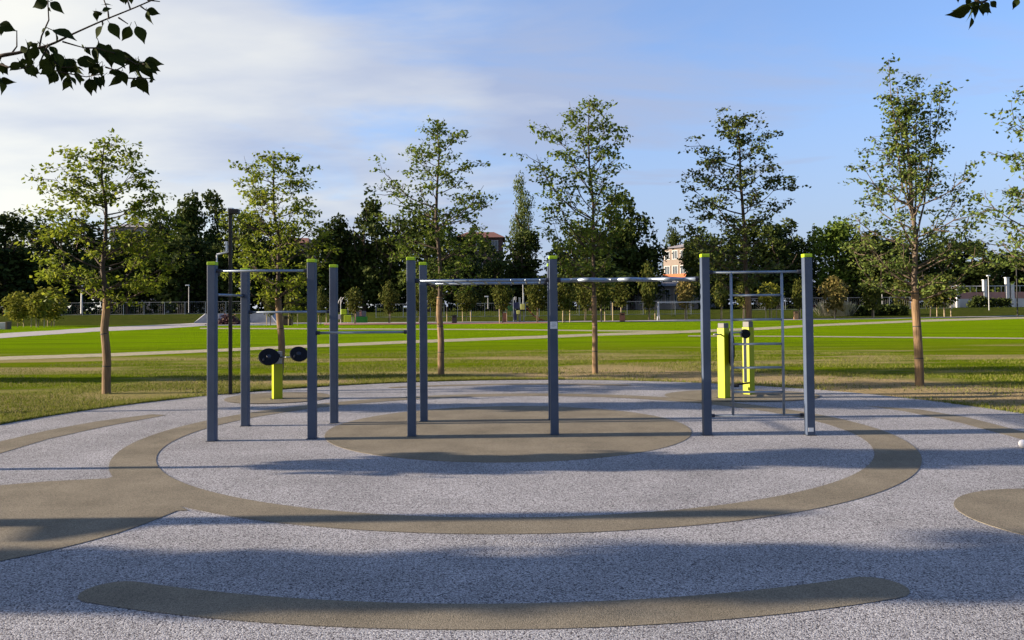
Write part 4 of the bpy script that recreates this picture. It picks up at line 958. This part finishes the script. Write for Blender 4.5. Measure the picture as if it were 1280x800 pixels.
# concrete bench at left
p = PG(3, 412); t = thing('bench', 'low concrete bench block at the left edge beyond the path', 'bench', tuple(p)); s_ = p.y / F
b = MB(); b.box((0, 0, .34), (13 * s_, .6, .62)); b.build('seat', CONC, t, bevel=.03)
b = MB(); b.box((7.5 * s_, 0, .37), (1.9 * s_, .66, .70)); b.build('end_block', mat('bench_wood', (.12, .08, .05), .8), t)
# green containers left
for i, x in enumerate((9, 13, 18)):
    p = Q(x, 391, 114); p.z = .95; t = thing('recycling_bin', ('bright green container at the left edge, leftmost of three', 'bright green container at the left edge, middle of three', 'bright green container at the left edge, rightmost of three')[i], 'bin', tuple(p), 0, 'green containers by the left fence')
    b = MB(); b.box((0, 0, .45), (.46, .5, .8)); b.build('body', GREENP, t, bevel=.04); b = MB(); b.box((0, 0, .89), (.50, .55, .08)); b.build('lid', CLAMP, t, bevel=.02)

# ------------------------------------------------------------------ buildings
GLASS = mat('window_glass', (.06, .08, .10), .12, 0, .2, 1, spec=.6)
def building(name, label, cat, x0, x1, ytop, Y, depth, wallm, floors, cols, roofm, z0=.95, rot=0, orange=None, roof_h=1.2, framem=WHT, wfrac=.55, hfrac=.55):
    a = Q(x0, ytop, Y); c = Q(x1, ytop, Y); Wd = c.x - a.x; H = a.z - z0 - roof_h; t = thing(name, label, cat, (a.x, Y, z0), rot)
    b = MB(); b.box((Wd / 2, depth / 2, H / 2), (Wd, depth, H)); b.build('wall', wallm, t)
    b = MB(); e = .5; r = [(-e, -e, H), (Wd + e, -e, H), (Wd + e, depth + e, H), (-e, depth + e, H), (Wd * .2, depth / 2, H + roof_h), (Wd * .8, depth / 2, H + roof_h)]
    b.v = [(p_[0], p_[1], p_[2] + .01) for p_ in r]; b.f = [(0, 1, 5, 4), (1, 2, 5), (2, 3, 4, 5), (3, 0, 4), (3, 2, 1, 0)]; b.build('roof', roofm, t)
    fh = H / floors; cw = Wd / cols
    for f in range(floors):
        for k in range(cols):
            cx = cw * (k + .5); cz = fh * (f + .55); w_, h_ = cw * wfrac, fh * hfrac
            b = MB()
            for dx, dz, sx, sz in ((0, h_ / 2, w_ + .16, .09), (0, -h_ / 2, w_ + .16, .09), (-w_ / 2, 0, .09, h_ - .09), (w_ / 2, 0, .09, h_ - .09), (0, 0, .06, h_ - .09)): b.box((cx + dx, -.05, cz + dz), (sx, .12, sz))
            fr = b.build('window', framem, t); b = MB(); b.box((cx, -.012, cz), (w_ - .09, .03, h_ - .09)); b.build('pane', GLASS, fr)
        if orange and f in orange:
            b = MB(); b.box((Wd / 2, -.09, fh * f + .12 * fh), (Wd + .1, .1, fh * .34)); b.build('orange_band', mat('orange_band', (.36, .10, .03), .7, 0, .15, 1), t)
    # side windows facing the sun (west)
    for f in range(floors):
        for k in range(3):
            cy = depth * (k + .5) / 3; cz = fh * (f + .55); b = MB(); b.box((-.04, cy, cz), (.10, depth / 3 * .6, fh * .5)); fr = b.build('window', framem, t); b = MB(); b.box((-.075, cy, cz), (.05, depth / 3 * .52, fh * .42)); b.build('pane', GLASS, fr)
    return t
CREAM = mat('cream_render', (.20, .165, .14), .85, 0, .12, .6); BRICKP = mat('brown_brick', (.10, .06, .055), .9, 0, .25, 1.2); GREYW = mat('grey_render', (.24, .22, .21), .9, 0, .2, .8)
ROOFG = mat('roof_grey', (.26, .24, .24), .8, 0, .25, 1.5); ROOFT = mat('roof_terracotta', (.17, .07, .05), .85, 0, .3, 2)
building('apartment_building', 'cream three storey building with an orange band between its upper windows', 'building', 829, 866, 303, 160, 12, CREAM, 4, 3, ROOFG, orange=(2,), roof_h=1.3, rot=R(-50), wfrac=.62)
building('brick_building', 'brown brick building glimpsed between the third park tree and the poplar', 'building', 570, 628, 287, 158, 12, BRICKP, 4, 3, ROOFT, roof_h=1.6, wfrac=.4)
building('house', 'grey brown house half hidden behind the leftmost park tree', 'house', 138, 186, 275, 165, 12, GREYW, 4, 3, ROOFG, roof_h=1.5, wfrac=.4)
building('house', 'low white walled house seen through the trees left of the first frame post', 'house', 226, 266, 322, 158, 10, mat('pale_render', (.5, .5, .53), .9, 0, .1, 1), 3, 4, ROOFG, roof_h=1, wfrac=.5)
building('house', 'house with a red roof edge peeping out right of the second park tree', 'house', 352, 384, 295, 160, 10, mat('pink_render', (.34, .22, .18), .9, 0, .2, 1), 3, 3, ROOFT, roof_h=1.4, wfrac=.4)
building('pavilion', 'long low grey pavilion behind the swing frame', 'building', 775, 872, 352, 135, 8, GREYW, 1, 9, ROOFG, roof_h=.8, wfrac=.5, hfrac=.6)
building('pavilion', 'low reddish glazed pavilion behind the dark hedge', 'building', 1012, 1112, 358, 134, 8, mat('dull_red', (.15, .06, .055), .9, 0, .2, 1), 1, 10, ROOFG, roof_h=.6, wfrac=.7, hfrac=.7)
# pink wall with white pillars and railing
a = Q(1188, 380, 118); c_ = Q(1320, 380, 118); z0 = .95; Hh = Q(1240, 357, 118).z - z0
t = thing('boundary_wall', 'pink and white boundary wall with white pillars at the far right', 'wall', (a.x, 118, z0)); Lw = c_.x - a.x
b = MB(); b.box((Lw / 2, 0, Hh * .2), (Lw, .3, Hh * .4)); b.build('wall_base', mat('pale_wall', (.5, .48, .46), .9, 0, .1, 1), t)
b = MB(); b.box((Lw / 2, -.01, Hh * .55), (Lw, .34, Hh * .3)); b.build('wall_band', mat('pink_wall', (.36, .19, .16), .9, 0, .15, 1), t)
for xp, hh in ((1196, 1.0), (1230, 1.25), (1258, 1.35), (1264, 1.1), (1290, 1.1)):
    q = Q(xp, 380, 118).x - a.x; b = MB(); b.box((q, -.25, Hh * hh / 2), (.45, .45, Hh * hh)); b.box((q, -.25, Hh * hh + .05), (.58, .58, .1)); b.build('pillar', WHT, t)
b = MB(); b.tube([(0, 0, Hh * .98), (Lw, 0, Hh * .98)], .05, 6)
b.build('rail', WHT, t)
i = 0
while i * .9 < Lw:
    b = MB(); b.box((.2 + i * .9, 0, Hh * .84), (.06, .06, Hh * .27)); b.build('baluster', WHT, t); i += 1
hd = MB()
q0 = Q(1211, 380, 115).x; q1 = Q(1262, 380, 115).x
for i in range(2500):
    t_ = rnd.random(); top = 1.25 if t_ > .5 else 1.7 * math.sin(math.pi * min(1, max(.02, t_ * 1.9))) ** .5
    leaf_quad(hd, Vector((q0 + (q1 - q0) * t_, 115 + rnd.gauss(0, .35), .95 + rnd.random() ** .7 * top)), .3, rnd, .7)
o = hd.build('hedge', FARD); tag(o, 'dark clipped hedge in front of the pink and white wall', 'hedge')

# ------------------------------------------------------------------ grass blades round the pad and near lawn
GR = mat('grass_blades', (0, 0, 0), .8, island=[(.07, .095, .008), (.11, .14, .012), (.15, .16, .022), (.22, .19, .08), (.08, .11, .012)], transl=.3, spec=.1)
gb = MB(); rnd = random.Random(12); n = 0
while n < 130000:
    ph = rnd.uniform(R(8), R(172)); u = rnd.random(); rr = 7.72 + (u ** 2.2) * 13
    x = CX + rr * math.cos(ph); y = CY + rr * math.sin(ph)
    if y < 9 or abs(x) > .66 * y + .8: continue
    k = math.sin(x * 1.3 + 2 * math.sin(y * .9)) + math.sin(y * 2.1 + x * .6)
    if rnd.random() > .55 + .35 * k: continue
    if x > 1.2 and rr < 11 and rnd.random() < .86: continue
    if k < -.4 and rnd.random() < .5: continue
    h = rnd.uniform(.02, .06) * (1.3 if rr < 8.2 else 1); a = rnd.uniform(0, 6.283); w = rnd.uniform(.004, .009); dx, dy = math.cos(a) * w, math.sin(a) * w; lx, ly = rnd.gauss(0, .02), rnd.gauss(0, .02)
    i0 = len(gb.v); gb.v += [(x - dx, y - dy, -.002), (x + dx, y + dy, -.002), (x + lx, y + ly, h)]; gb.f.append((i0, i0 + 1, i0 + 2)); n += 1
o = gb.build('grass', GR, kind='stuff'); tag(o, 'short ragged grass blades growing round the rim of the rubber circle', 'grass')
